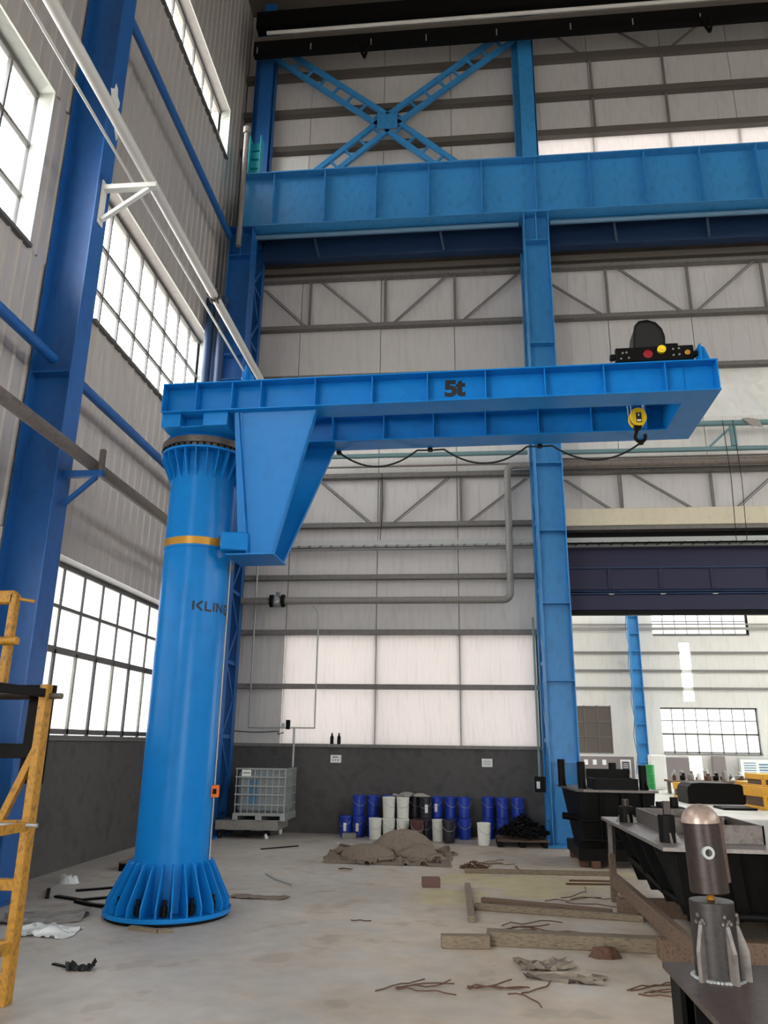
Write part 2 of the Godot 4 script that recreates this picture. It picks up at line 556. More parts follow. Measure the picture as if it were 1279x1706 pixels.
func h_column(parent: Node, x: float, z: float, depth: float, wid: float, y0: float, y1: float, m: Material, called := "shaft") -> void:
	# an H section whose flanges face the room (x) and whose web runs from the wall into the room
	var st := S()
	bx(st, x, x + 0.02, y0, y1, z - wid / 2, z + wid / 2)
	bx(st, x + depth - 0.022, x + depth, y0, y1, z - wid / 2, z + wid / 2, 0.003)
	bx(st, x + 0.02, x + depth - 0.022, y0, y1, z - 0.008, z + 0.008)
	part(parent, called, st, m)

func lattice_column(x0: float, x1: float, label: String, paint: Material) -> void:
	var c := thing("crane_column", Vector3((x0 + x1) / 2, 0, -14.5), label, "column", "", "structure")
	var zf := -14.3
	var st := S()
	bx(st, x0, x0 + 0.018, 0.0, 12.78, zf - 0.4, zf, 0.003)
	part(c, "flange", st, paint)
	st = S()
	bx(st, x1 - 0.018, x1, 0.0, 12.78, zf - 0.4, zf, 0.003)
	part(c, "flange", st, paint)
	st = S()
	bx(st, x0 + 0.018, x1 - 0.018, 0.0, 12.78, zf - 0.21, zf - 0.19)
	part(c, "web", st, paint)
	var sm := S()
	bx(sm, x0 + 0.018, x1 - 0.018, -0.009, 0.009, zf - 0.19, zf - 0.012)
	var smesh := sm.commit()
	for y in [1.38, 2.78, 4.19, 5.59, 6.96, 9.59, 12.06]:
		piece(c, "stiffener_plate", smesh, paint, Transform3D(Basis.IDENTITY, Vector3(0, y, 0)))
	st = S()
	bx(st, x0 + 0.018, x1 - 0.018, -0.009, 0.009, zf - 0.19, zf - 0.012)
	piece(c, "stiffener_plate", smesh, paint, Transform3D(Basis.IDENTITY, Vector3(0, 9.0, 0)))
	st = S()
	bx(st, (x0 + x1) / 2 - 0.012, (x0 + x1) / 2 + 0.012, 12.07, 12.76, zf - 0.19, zf - 0.01)
	part(c, "bearing_stiffener", st, paint)
	st = S()
	bx(st, x0 - 0.04, x1 + 0.04, 12.75, 12.782, zf - 0.44, zf + 0.03, 0.004)
	part(c, "cap_plate", st, paint)
	st = S()
	bx(st, x0 - 0.12, x1 + 0.12, 0.0, 0.04, -15.5, zf + 0.12, 0.005)
	part(c, "foot_plate", st, paint)
	# rear chord by the wall and the lacing between the chords
	st = S()
	bx(st, x0, x0 + 0.012, 0.04, 20.3, -15.45, -15.25)
	bx(st, x1 - 0.012, x1, 0.04, 20.3, -15.45, -15.25)
	bx(st, x0, x1, 0.04, 20.3, -15.36, -15.345)
	part(c, "rear_chord", st, paint)
	for xs in [x0 + 0.03, x1 - 0.03]:
		var k := 0
		var y := 0.35
		while y < 12.2:
			st = S()
			var a := Vector3(xs, y, zf - 0.4)
			var b := Vector3(xs, y + 0.7, -15.28)
			if k % 2 == 1:
				a.z = -15.28; b.z = zf - 0.4
			bar(st, a, b, 0.07, 0.012, Vector3.RIGHT)
			part(c, "lacing_bar", st, paint)
			if k % 2 == 0:
				st = S()
				bar(st, Vector3(xs, y, zf - 0.4), Vector3(xs, y, -15.28), 0.07, 0.012, Vector3.RIGHT)
				part(c, "batten", st, paint)
			k += 1
			y += 0.7
	# slimmer upper shaft that carries the roof
	st = S()
	var xm := (x0 + x1) / 2 + 0.05
	bx(st, xm - 0.17, xm + 0.17, 12.8, 20.4, -15.2, -15.18, 0.003)
	bx(st, xm - 0.17, xm + 0.17, 12.8, 20.4, -15.5, -15.48)
	bx(st, xm - 0.01, xm + 0.01, 12.8, 20.4, -15.48, -15.2)
	part(c, "upper_shaft", st, paint)

func build_columns() -> void:
	for a in [[-8.37, "deep blue steel column standing against the ribbed wall between its windows"], [-1.6, "deep blue steel column against the ribbed wall, out of the picture"]]:
		var c := thing("wall_column", Vector3(LX + 0.28, 0, a[0]), a[1], "column", "", "structure")
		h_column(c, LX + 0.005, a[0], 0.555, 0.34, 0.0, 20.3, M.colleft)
		for y in [6.05]:
			var st := S()
			bx(st, LX + 0.026, LX + 0.53, y, y + 0.016, a[0] - 0.16, a[0] + 0.16)
			part(c, "stiffener_plate", st, M.colleft)
		if a[0] < -5.0:
			for q in [[10.35, 0.16, 0.30, 0.05], [10.05, 0.10, 0.24, -0.10]]:
				var pt := S()
				var el := []
				for k in 14:
					var an := TAU * k / 14
					el.append(Vector2(cos(an) * q[1] * (0.8 + 0.25 * sin(k * 2.3)), q[0] + sin(an) * q[2] * (0.8 + 0.2 * cos(k * 1.7))))
				prism(pt, el, Transform3D(Basis(Vector3.UP, PI / 2), Vector3(LX + 0.562, 0, a[0] + q[3])), 0.004)
				part(c, "filler_patch", pt, M.paper)
		var fp := S()
		bx(fp, LX, LX + 0.6, 0.0, 0.03, a[0] - 0.2, a[0] + 0.2, 0.005)
		part(c, "foot_plate", fp, M.colleft)
	lattice_column(1.5, 2.03, "bright blue laced steel column beside the stacking door opening", M.col)
	lattice_column(-5.03, -4.5, "blue laced steel column in the far corner, corner shade in its colour", M.colleft)  # darker blue puts the corner shade into the colour; paint is the same
	# struts between the wall columns
	for a in [[12.55, -1.0, "blue steel strut high on the ribbed wall below the topmost window"], [6.22, -1.0, "blue steel strut low on the ribbed wall above the grey pipe"]]:
		for seg in [[-8.2, -1.75, ", bay out of view"], [-14.3, -8.54, ""]]:
			if seg[2] != "" and a[0] > 10.0:
				continue
			var st := S()
			tube(st, [Vector3(LX + 0.3, a[0], seg[0]), Vector3(LX + 0.3, a[0], seg[1])], 0.07, 12)
			var lab: String = a[2]
			if seg[2] != "":
				lab = "blue steel strut entering the picture below the nearest high window"
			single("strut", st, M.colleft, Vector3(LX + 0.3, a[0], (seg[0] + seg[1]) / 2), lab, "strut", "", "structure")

func girt(w: Node, x0: float, x1: float, y: float, m: Material, h := 0.095) -> void:
	var st := S()
	bx(st, x0, x1, y - 0.008, y, BZ, BZ + 0.16)
	bx(st, x0, x1, y - h, y - h + 0.008, BZ, BZ + 0.16)
	bx(st, x0, x1, y - h, y, BZ + 0.145, BZ + 0.153)
	part(w, "girt", st, m)

func build_back_wall() -> void:
	var w := thing("wall_back", Vector3(1.75, 0, BZ), "", "", "", "structure")
	var DX0 := 2.12
	var DX1 := 8.7
	var st := S()   # solid body behind the panels, with the translucent bands and the doorway left open
	var z0 := BZ - 0.06
	var z1 := BZ - 0.12
	bx(st, -5.5, 1.8, 0.0, 1.6, BZ - 0.25, BZ - 0.02)
	bx(st, 1.8, DX0, 0.0, 5.6, z1, z0)
	bx(st, DX1, 19.2, 0.0, 5.6, z1, z0)
	bx(st, -5.5, -3.6, 1.6, 3.78, z1, z0)
	bx(st, 1.49, 1.8, 1.6, 3.78, z1, z0)
	bx(st, -5.5, 1.8, 3.78, 5.6, z1, z0)
	bx(st, -5.5, 19.2, 5.6, 7.2, z1, z0)
	bx(st, -5.5, 2.0, 7.2, 8.4, z1, z0)
	bx(st, 7.0, 19.2, 7.2, 9.45, z1, z0)
	bx(st, 2.0, 7.0, 7.2, 8.4, z1, z0)
	bx(st, -5.5, 4.4, 8.4, 9.45, z1, z0)
	bx(st, -5.5, 19.2, 9.45, 14.35, z1, z0)
	bx(st, -5.5, 2.0, 14.35, 15.83, z1, z0)
	bx(st, -5.5, 19.2, 15.83, 20.6, z1, z0)
	part(w, "sheathing", st, M.backing)
	st = S()
	bx(st, LX, 1.62, 0.0, 1.60, BZ - 0.03, BZ + 0.02)
	bx(st, 8.72, 19.0, 0.0, 1.60, BZ - 0.03, BZ + 0.02)
	part(w, "dado", st, M.dado)
	st = S()
	bx(st, LX, 1.62, 1.575, 1.635, BZ - 0.03, BZ + 0.06)
	part(w, "dado_cap", st, M.girt)
	var xs := [LX, -3.6, -1.72, -0.03, 1.75, 3.4, 5.2, 6.8, 8.7, 10.5, 12.2, 14.0, 15.7, 17.4, 19.0]
	var rows := [1.635, 2.75, 3.81, 4.96, 6.07, 7.18, 8.4, 9.57, 10.84, 12.15, 13.2, 14.4, 15.95, 17.08, 18.25, 19.4, 20.5]
	for r in rows.size() - 1:
		for k in xs.size() - 1:
			var y0: float = rows[r]
			var y1: float = rows[r + 1]
			var x0: float = xs[k] + 0.007
			var x1: float = xs[k + 1] - 0.007
			if y1 < 5.5 and x0 > 1.6 and x0 < DX1 - 0.1:
				continue
			if r == 3 and x0 > 1.7 and x0 < DX1 - 0.1:
				continue
			var m: Material = M.wall
			if y1 < 3.9 and x0 > -3.65 and x1 < 1.8:
				m = M.poly
				x1 = minf(x1, 1.48)
			elif y0 == 14.4 and x0 > 1.7:
				m = M.poly
			elif y0 == 8.4 and x0 > 3.4 + 1.0 and x1 < 7.0:
				m = M.sheet
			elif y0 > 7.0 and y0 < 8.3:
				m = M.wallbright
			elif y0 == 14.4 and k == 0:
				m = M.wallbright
			st = S()
			# a flat sheet with three shallow swages
			var zb := BZ - 0.05
			bx(st, x0, x1, y0, y1, zb, BZ - 0.012)
			if m == M.wall or m == M.wallbright:
				for q in range(1, 4):
					var sx := lerpf(x0, x1, q / 4.0)
					bx(st, sx - 0.012, sx + 0.012, y0, y1, BZ - 0.013, BZ - 0.006)
			part(w, "light_panel" if m == M.poly else ("plastic_sheet" if m == M.sheet else "wall_panel"), st, m)
	for y in [2.78, 3.86, 5.0, 6.12, 7.22, 9.6, 10.88, 12.18]:
		girt(w, LX, 1.5, y, M.girt)
		if y > 6.0:
			girt(w, 2.03, 19.0, y, M.girt)
	for y in [12.42, 12.68, 12.9]:
		for q in [[LX, 1.5], [2.03, 19.0]]:
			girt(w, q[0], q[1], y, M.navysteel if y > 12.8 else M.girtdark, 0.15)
	for q in [-1.72, -0.03]:
		st = S()
		bx(st, q - 0.03, q + 0.03, 1.635, 3.8, BZ - 0.075, BZ - 0.052)
		part(w, "panel_joint", st, M.frame)
	for q in [3.4, 5.2, 6.8, 8.7, 10.5, 12.2, 14.0, 15.7, 17.4]:
		st = S()
		bx(st, q - 0.03, q + 0.03, 14.36, 15.9, BZ - 0.075, BZ - 0.052)
		part(w, "panel_joint", st, M.frame)
	for q in [5.2, 6.8]:
		st = S()
		bx(st, q - 0.03, q + 0.03, 8.4, 9.5, BZ - 0.075, BZ - 0.052)
		part(w, "panel_joint", st, M.frame)
	for y in [15.98, 17.12, 18.3]:
		girt(w, LX, 19.0, y, M.girtdark, 0.17)
	# sag rods and diagonal rods between the girts
	var rods := [
		[-3.39, 12.1, -3.39, 10.85], [-1.62, 12.1, -1.62, 10.85], [-0.01, 12.1, -0.01, 10.85],
		[3.41, 12.1, 3.41, 10.85], [5.2, 12.1, 5.2, 10.85], [6.8, 12.1, 6.8, 10.85],
		[-1.65, 7.1, -1.65, 6.1], [0.05, 7.1, 0.05, 6.1], [3.35, 7.1, 3.35, 6.3], [5.19, 7.1, 5.19, 6.3],
		[3.45, 18.2, 3.45, 16.0], [5.2, 18.2, 5.2, 16.0]]
	for q in rods:
		st = S()
		bx(st, q[0] - 0.028, q[0] + 0.028, q[3], q[1], BZ + 0.03, BZ + 0.07)
		part(w, "sag_strut", st, M.girt)
	for q in [[-3.22, 12.12, -1.91, 10.88], [-4.5, 11.9, -3.5, 10.88], [-1.43, 10.88, -0.17, 12.1], [0.15, 10.88, 1.5, 12.1],
		[3.58, 12.12, 4.93, 10.9], [2.05, 11.8, 3.2, 10.9], [5.31, 10.9, 6.67, 12.12], [-2.96, 7.05, -1.9, 6.12], [-1.38, 6.12, -0.23, 7.1], [0.2, 6.12, 1.41, 7.05],
		[3.59, 7.1, 4.72, 6.33], [2.2, 7.0, 3.1, 6.33], [5.61, 6.33, 6.5, 7.1], [2.3, 19.3, 3.2, 18.3], [3.6, 19.4, 4.9, 18.3], [5.4, 18.3, 6.5, 19.3]]:
		st = S()
		tube(st, [Vector3(q[0], q[1], BZ + 0.1), Vector3(q[2], q[3], BZ + 0.1)], 0.017, 6)
		tube(st, [Vector3(q[0] + 0.06, q[1], BZ + 0.1), Vector3(q[2] + 0.06, q[3], BZ + 0.1)], 0.01, 6)
		part(w, "brace_rod", st, M.girt)
	# lintel above the doorway
	st = S()
	bx(st, 2.04, 9.0, 5.94, 6.3, BZ - 0.1, BZ + 0.3, 0.01)
	part(w, "lintel", st, M.beige)
	st = S()
	bx(st, 2.04, 9.0, 5.86, 5.94, BZ - 0.1, BZ + 0.26)
	part(w, "lintel_soffit", st, M.girt)
	st = S()
	bx(st, 2.04, 9.0, 5.63, 5.86, BZ - 0.2, BZ + 0.02)
	part(w, "door_header", st, M.black)

func build_shell() -> void:
	# floors
	var st := S()
	quad(st, Vector3(LX, 0, 12), Vector3(19.2, 0, 12), Vector3(19.2, 0, BZ), Vector3(LX, 0, BZ), Vector3.UP)
	bx(st, LX - 0.3, 19.2, -0.3, -0.002, 12.0, BZ)
	var f := single("floor", st, M.floor, Vector3.ZERO, "", "", "", "structure")
	st = S()
	bx(st, 1.6, 31.0, -0.3, 0.0, BZ, FZ - 0.3)
	single("floor_next_hall", st, tex_mat(Color(0.70, 0.685, 0.65), 0.85, Vector3(0.12, 0.12, 0.12), 0.5, 0.012, 50), Vector3(16, 0, -30), "", "", "", "structure")
	st = S()
	bx(st, -90, 90, -0.5, -0.31, 80, -120)
	single("ground_outside", st, M.concrete, Vector3(0, -0.4, 0), "", "", "", "structure")
	# roof of the hall, with rooflight strips over the part behind the camera
	st = S()
	bx(st, LX - 0.3, 19.2, 20.6, 20.8, BZ - 0.3, -10.0)
	bx(st, LX - 0.3, 19.2, 20.6, 20.8, -10.0, 12.3)
	single("ceiling", st, M.girtdark, Vector3(7, 20.6, -2), "", "", "", "structure")
	# far side wall and end wall (out of view), openings added for daylight
	st = S()
	var yl := 0.0
	for b in [[7.6, 10.03], [14.85, 16.27]]:
		bx(st, 19.0, 19.3, yl, b[0], 12.0, BZ)
		var zl := 12.0
		for q in [[10.6, 5.65], [3.9, -1.05], [-2.85, -7.8], [-9.55, -14.5]]:
			bx(st, 19.0, 19.3, b[0], b[1], zl, q[0])
			zl = q[1]
		bx(st, 19.0, 19.3, b[0], b[1], zl, BZ)
		yl = b[1]
	bx(st, 19.0, 19.3, yl, 20.6, 12.0, BZ)
	single("wall_right", st, M.wallleft, Vector3(19.1, 0, -2), "", "", "", "structure")
	st = S()
	bx(st, LX - 0.3, 4.0, 0, 20.6, 12.0, 12.3)
	bx(st, 10.0, 19.3, 0, 20.6, 12.0, 12.3)
	bx(st, 4.0, 10.0, 5.0, 20.6, 12.0, 12.3)
	single("wall_front", st, M.wallleft, Vector3(7, 0, 12.1), "", "", "", "structure")
	# next hall
	var w := thing("wall_far", Vector3(15, 0, FZ), "", "", "", "structure")
	st = S()
	bx(st, 1.6, 11.9, 0, 1.33, FZ - 0.3, FZ)
	bx(st, 12.55, 31, 0, 1.33, FZ - 0.3, FZ)
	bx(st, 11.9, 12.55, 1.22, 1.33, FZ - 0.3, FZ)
	bx(st, 1.6, 10.65, 1.33, 3.72, FZ - 0.3, FZ)
	bx(st, 15.7, 31, 1.33, 3.72, FZ - 0.3, FZ)
	bx(st, 1.6, 31, 3.72, 4.05, FZ - 0.3, FZ)
	bx(st, 1.6, 11.95, 4.05, 7.2, FZ - 0.3, FZ)
	bx(st, 12.5, 31, 4.05, 7.2, FZ - 0.3, FZ)
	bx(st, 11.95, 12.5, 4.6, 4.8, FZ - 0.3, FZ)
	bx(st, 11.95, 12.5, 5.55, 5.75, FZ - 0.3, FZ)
	bx(st, 1.6, 31, 7.2, 7.6, FZ - 0.3, FZ)
	bx(st, 1.6, 10.6, 7.6, 10.0, FZ - 0.3, FZ)
	bx(st, 15.75, 31, 7.6, 10.0, FZ - 0.3, FZ)
	bx(st, 1.6, 31, 10.0, 12.2, FZ - 0.3, FZ)
	part(w, "sheathing", st, M.farwall)
	st = S()
	bx(st, 1.6, 9.05, 0, 1.15, FZ, FZ + 0.03)
	bx(st, 9.65, 11.9, 0, 1.15, FZ, FZ + 0.03)
	part(w, "dado", st, M.fardado)
	for y in [4.78, 5.72, 6.7]:
		for q in [[1.6, 11.95], [12.5, 31]]:
			st = S()
			bx(st, q[0], q[1], y - 0.12, y, FZ, FZ + 0.12)
			part(w, "girt", st, M.girt)
	for y in [[7.62, 7.8], [7.9, 8.0]]:
		st = S()
		bx(st, 1.6, 31, y[0] + 0.25, y[1] + 0.22, FZ + 0.1, FZ + 0.2)
		part(w, "girt", st, M.greypipe)
	var p := func(a: float, y: float, d: float) -> Vector3: return Vector3(a, y, FZ - d)
	window("window_7", p, 10.65, 15.7, 1.33, 3.72, 8, [2.35, 3.05], M.frost, true)
	window("window_8", p, 10.6, 15.75, 7.6, 10.0, 8, [8.4], M.frost)
	# slits added between the rails, standing in for sun glare on glossy panels
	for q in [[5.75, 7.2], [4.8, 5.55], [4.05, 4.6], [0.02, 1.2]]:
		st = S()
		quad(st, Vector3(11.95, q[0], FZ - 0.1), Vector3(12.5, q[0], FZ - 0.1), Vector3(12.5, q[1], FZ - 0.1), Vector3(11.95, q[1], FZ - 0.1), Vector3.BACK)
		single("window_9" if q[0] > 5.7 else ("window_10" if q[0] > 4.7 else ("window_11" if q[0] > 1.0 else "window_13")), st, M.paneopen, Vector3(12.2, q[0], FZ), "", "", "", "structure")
	# a dark window with things mirrored in it
	var dw := thing("window_12", Vector3(6.2, 1.33, FZ), "", "", "", "structure")
	for i in 4:
		for j in 3:
			st = S()
			bx(st, 5.2 + i * 0.7 + 0.02, 5.9 + i * 0.7 - 0.02, 1.34 + j * 0.8 + 0.02, 2.14 + j * 0.8 - 0.02, FZ + 0.01, FZ + 0.03)
			part(dw, "pane", st, M.darkglass)
	st = S()
	for i in 5:
		bx(st, 5.2 + i * 0.7 - 0.025, 5.2 + i * 0.7 + 0.025, 1.3, 3.8, FZ + 0.01, FZ + 0.06)
	for j in 4:
		bx(st, 5.2, 8.0, 1.34 + j * 0.8 - 0.025, 1.34 + j * 0.8 + 0.025, FZ + 0.01, FZ + 0.06)
	part(dw, "window_frame", st, M.frame)
	# side walls and roof, with unseen gaps added to let in daylight
	st = S()
	bx(st, 1.4, 1.6, 0, 12.2, BZ - 0.12, FZ)
	single("wall_next_hall_left", st, M.farwall, Vector3(1.5, 0, -30), "", "", "", "structure")
	st = S()
	for b in [[0.0, 1.4], [4.0, 7.6], [10.0, 12.2]]:
		bx(st, 31, 31.2, b[0], b[1], BZ, FZ)
	for q in [[BZ, -17.0], [-22.0, -24.0], [-29.0, -31.0], [-36.0, -38.0], [-43.0, FZ]]:
		bx(st, 31, 31.2, 1.4, 10.0, q[0], q[1])
	single("wall_next_hall_right", st, M.farwall, Vector3(31, 0, -30), "", "", "", "structure")
	st = S()
	bx(st, 19.0, 31.2, 0, 12.2, BZ - 0.1, BZ)
	single("wall_next_hall_near", st, M.farwall, Vector3(25, 0, BZ), "", "", "", "structure")
	st = S()
	var z := BZ
	while z > FZ - 0.3:
		bx(st, 1.4, 31.2, 12.2, 12.4, z, z - 4.5)
		z -= 5.6
	single("ceiling_next_hall", st, M.farwall, Vector3(16, 12.2, -30), "", "", "", "structure")
	# its blue column
	var c := thing("wall_column", Vector3(9.35, 0, FZ + 0.6), "slender blue laced column against the far wall of the next hall", "column", "", "structure")
	st = S()
	bx(st, 9.1, 9.13, 0, 12.2, FZ + 0.7, FZ + 1.1)
	bx(st, 9.6, 9.63, 0, 12.2, FZ + 0.7, FZ + 1.1)
	bx(st, 9.13, 9.6, 0, 12.2, FZ + 0.86, FZ + 0.89)
	part(c, "shaft", st, M.col)
	for k in 12:
		st = S()
		bx(st, 9.13, 9.6, 0.9 + k * 0.95, 0.93 + k * 0.95, FZ + 0.89, FZ + 1.1)
		part(c, "stiffener_plate", st, M.col)
		st = S()
		bar(st, Vector3(9.12, 0.3 + k * 0.95, FZ + (0.1 if k % 2 == 0 else 0.7)), Vector3(9.12, 1.25 + k * 0.95, FZ + (0.7 if k % 2 == 0 else 0.1)), 0.1, 0.02, Vector3.RIGHT)
		part(c, "lacing_bar", st, M.col)

func build_runway() -> void:
	# crane runway girder along the back wall
	var g := thing("runway_girder", Vector3(5, 12.78, -14.5), "long blue plate girder of the crane runway carried across the back wall", "girder", "", "structure")
	var x0 := -4.85
	var x1 := 18.9
	var st := S()
	bx(st, x0, x1, 12.784, 12.81, -14.72, -14.3, 0.003)
	part(g, "bottom_flange", st, M.col)
	st = S()
	bx(st, x0, x1, 14.21, 14.24, -14.72, -14.3, 0.003)
	part(g, "top_flange", st, M.col)
	st = S()
	bx(st, x0, x1, 12.81, 14.21, -14.52, -14.5)
	part(g, "web", st, M.col)
	var sm := S()
	bx(sm, -0.008, 0.008, 12.86, 14.21, -14.5, -14.32)
	var mesh := sm.commit()
	var x := -4.1
	while x < 18.5:
		piece(g, "stiffener", mesh, M.col, Transform3D(Basis.IDENTITY, Vector3(x, 0, 0)))
		x += 1.182
	# lateral plate and the wall-side edge beam behind the girder
	var pl := thing("walkway_plate", Vector3(5, 12.95, -15.0), "dark blue walkway plate behind the runway girder, seen from below", "walkway", "", "structure")
	st = S()
	bx(st, -4.9, 18.9, 12.98, 13.0, -15.42, -14.72)
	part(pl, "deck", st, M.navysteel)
	st = S()
	bx(st, -4.45, 18.9, 12.42, 13.0, -15.16, -15.14)
	part(pl, "edge_beam", st, M.navysteel)
	st = S()
	bx(st, -4.45, 18.9, 12.40, 12.43, -15.26, -15.05)
	part(pl, "edge_flange", st, M.navysteel)
	for a in [[-3.25, 0], [-0.35, 0], [3.5, 0], [5.5, 0]]:
		st = S()
		bar(st, Vector3(a[0], 12.98, -14.76), Vector3(a[0] + 0.12, 12.48, -15.1), 0.05, 0.05)
		part(pl, "bracket", st, M.navysteel)
	for a in [[-4.7, 1.42, "pale blue pipe below the runway girder, corner bay"], [2.1, 18.5, "pale blue pipe below the runway girder, above the doorway bay"]]:
		st = S()
		tube(st, [Vector3(a[0], 12.7, -14.62), Vector3(a[1], 12.7, -14.62)], 0.055, 12)
		single("service_pipe", st, M.bluepipe, Vector3(a[0], 12.7, -14.62), a[2], "pipe")
	# teal end stop on the girder
	var es := thing("crane_end_stop", Vector3(-4.66, 14.24, -14.5), "small teal end stop on the corner end of the runway girder", "end stop")
	st = S()
	bx(st, -4.76, -4.74, 14.242, 15.35, -14.62, -14.36)
	bx(st, -4.50, -4.48, 14.242, 15.35, -14.62, -14.36)
	part(es, "side_plate", st, M.teal)
	for y in [14.3, 14.55, 14.8, 15.05]:
		st = S()
		bx(st, -4.74, -4.50, y, y + 0.2, -14.58, -14.5)
		part(es, "cross_plate", st, M.teal)
	st = S()
	tube(st, [Vector3(-4.78, 12.2, -14.2), Vector3(-4.78, 15.3, -14.2)], 0.06, 12)
	tube(st, [Vector3(-4.78, 15.26, -14.2), Vector3(-4.78, 15.42, -14.2)], 0.09, 12)
	single("vent_pipe", st, M.greypipe, Vector3(-4.78, 12.2, -14.2), "grey upright pipe beside the teal end stop in the corner", "pipe")
	# laced cross brace in the wall frame above the girder
	var cb := thing("cross_brace", Vector3(-1.59, 14.3, -15.25), "blue laced steel cross brace above the runway girder", "brace", "", "structure")
	var mid := Vector3(-1.59, 16.3, -15.24)
	for e in [Vector3(-4.45, 18.75, -15.24), Vector3(1.45, 18.75, -15.24), Vector3(-4.3, 13.9, -15.24), Vector3(1.0, 13.9, -15.24)]:
		var d: Vector3 = (e - mid).normalized()
		var s := d.cross(Vector3.BACK).normalized() * 0.18
		for q in [-1.0, 1.0]:
			st = S()
			bar(st, mid + s * q + d * 0.12, e + s * q, 0.12, 0.09, Vector3.BACK)
			part(cb, "chord", st, M.col)
		var t := 0.35
		while t < mid.distance_to(e) - 0.1:
			st = S()
			bar(st, mid + d * t - s, mid + d * t + s, 0.05, 0.05, Vector3.BACK)
			part(cb, "rung", st, M.col)
			t += 0.46
	st = S()
	box(st, mid + Vector3(0, 0, 0.06), Vector3(0.5, 0.45, 0.03), Basis(Vector3.BACK, 0.0), 0.003)
	part(cb, "centre_plate", st, M.col)
	# dark upper runway near the roof
	var ub := thing("upper_runway_beam", Vector3(5, 18.0, -14.8), "dark upper runway beams close under the roof", "beam", "", "structure")
	st = S()
	bx(st, -4.9, 18.9, 18.02, 18.42, -14.72, -14.55)
	part(ub, "lower_beam", st, M.black)
	st = S()
	bx(st, -4.9, 18.9, 18.42, 18.62, -14.70, -14.60)
	part(ub, "middle_beam", st, M.girtdark)
	st = S()
	bx(st, -4.9, 18.9, 18.95, 19.45, -14.85, -14.6)
	part(ub, "upper_beam", st, M.black)
	st = S()
	tube(st, [Vector3(-4.6, 18.72, -14.6), Vector3(18.9, 18.72, -14.6)], 0.05, 10)
	part(ub, "conduit", st, M.whitepipe)
	for x2 in [-4.8, -3.45, -1.95, -0.6, 1.1, 2.85, 4.3, 5.85]:
		st = S()
		bx(st, x2 - 0.012, x2 + 0.012, 18.04, 18.22, -14.55, -14.53)
		part(ub, "clip", st, M.galv)
	for x2 in [-2.1, 6.0]:
		st = S()
		bar(st, Vector3(x2 - 0.18, 18.05, -14.5), Vector3(x2, 17.6, -14.5), 0.06, 0.05, Vector3.BACK)
		bar(st, Vector3(x2 + 0.12, 18.05, -14.5), Vector3(x2, 17.6, -14.5), 0.06, 0.05, Vector3.BACK)
		part(ub, "hanger", st, M.black)

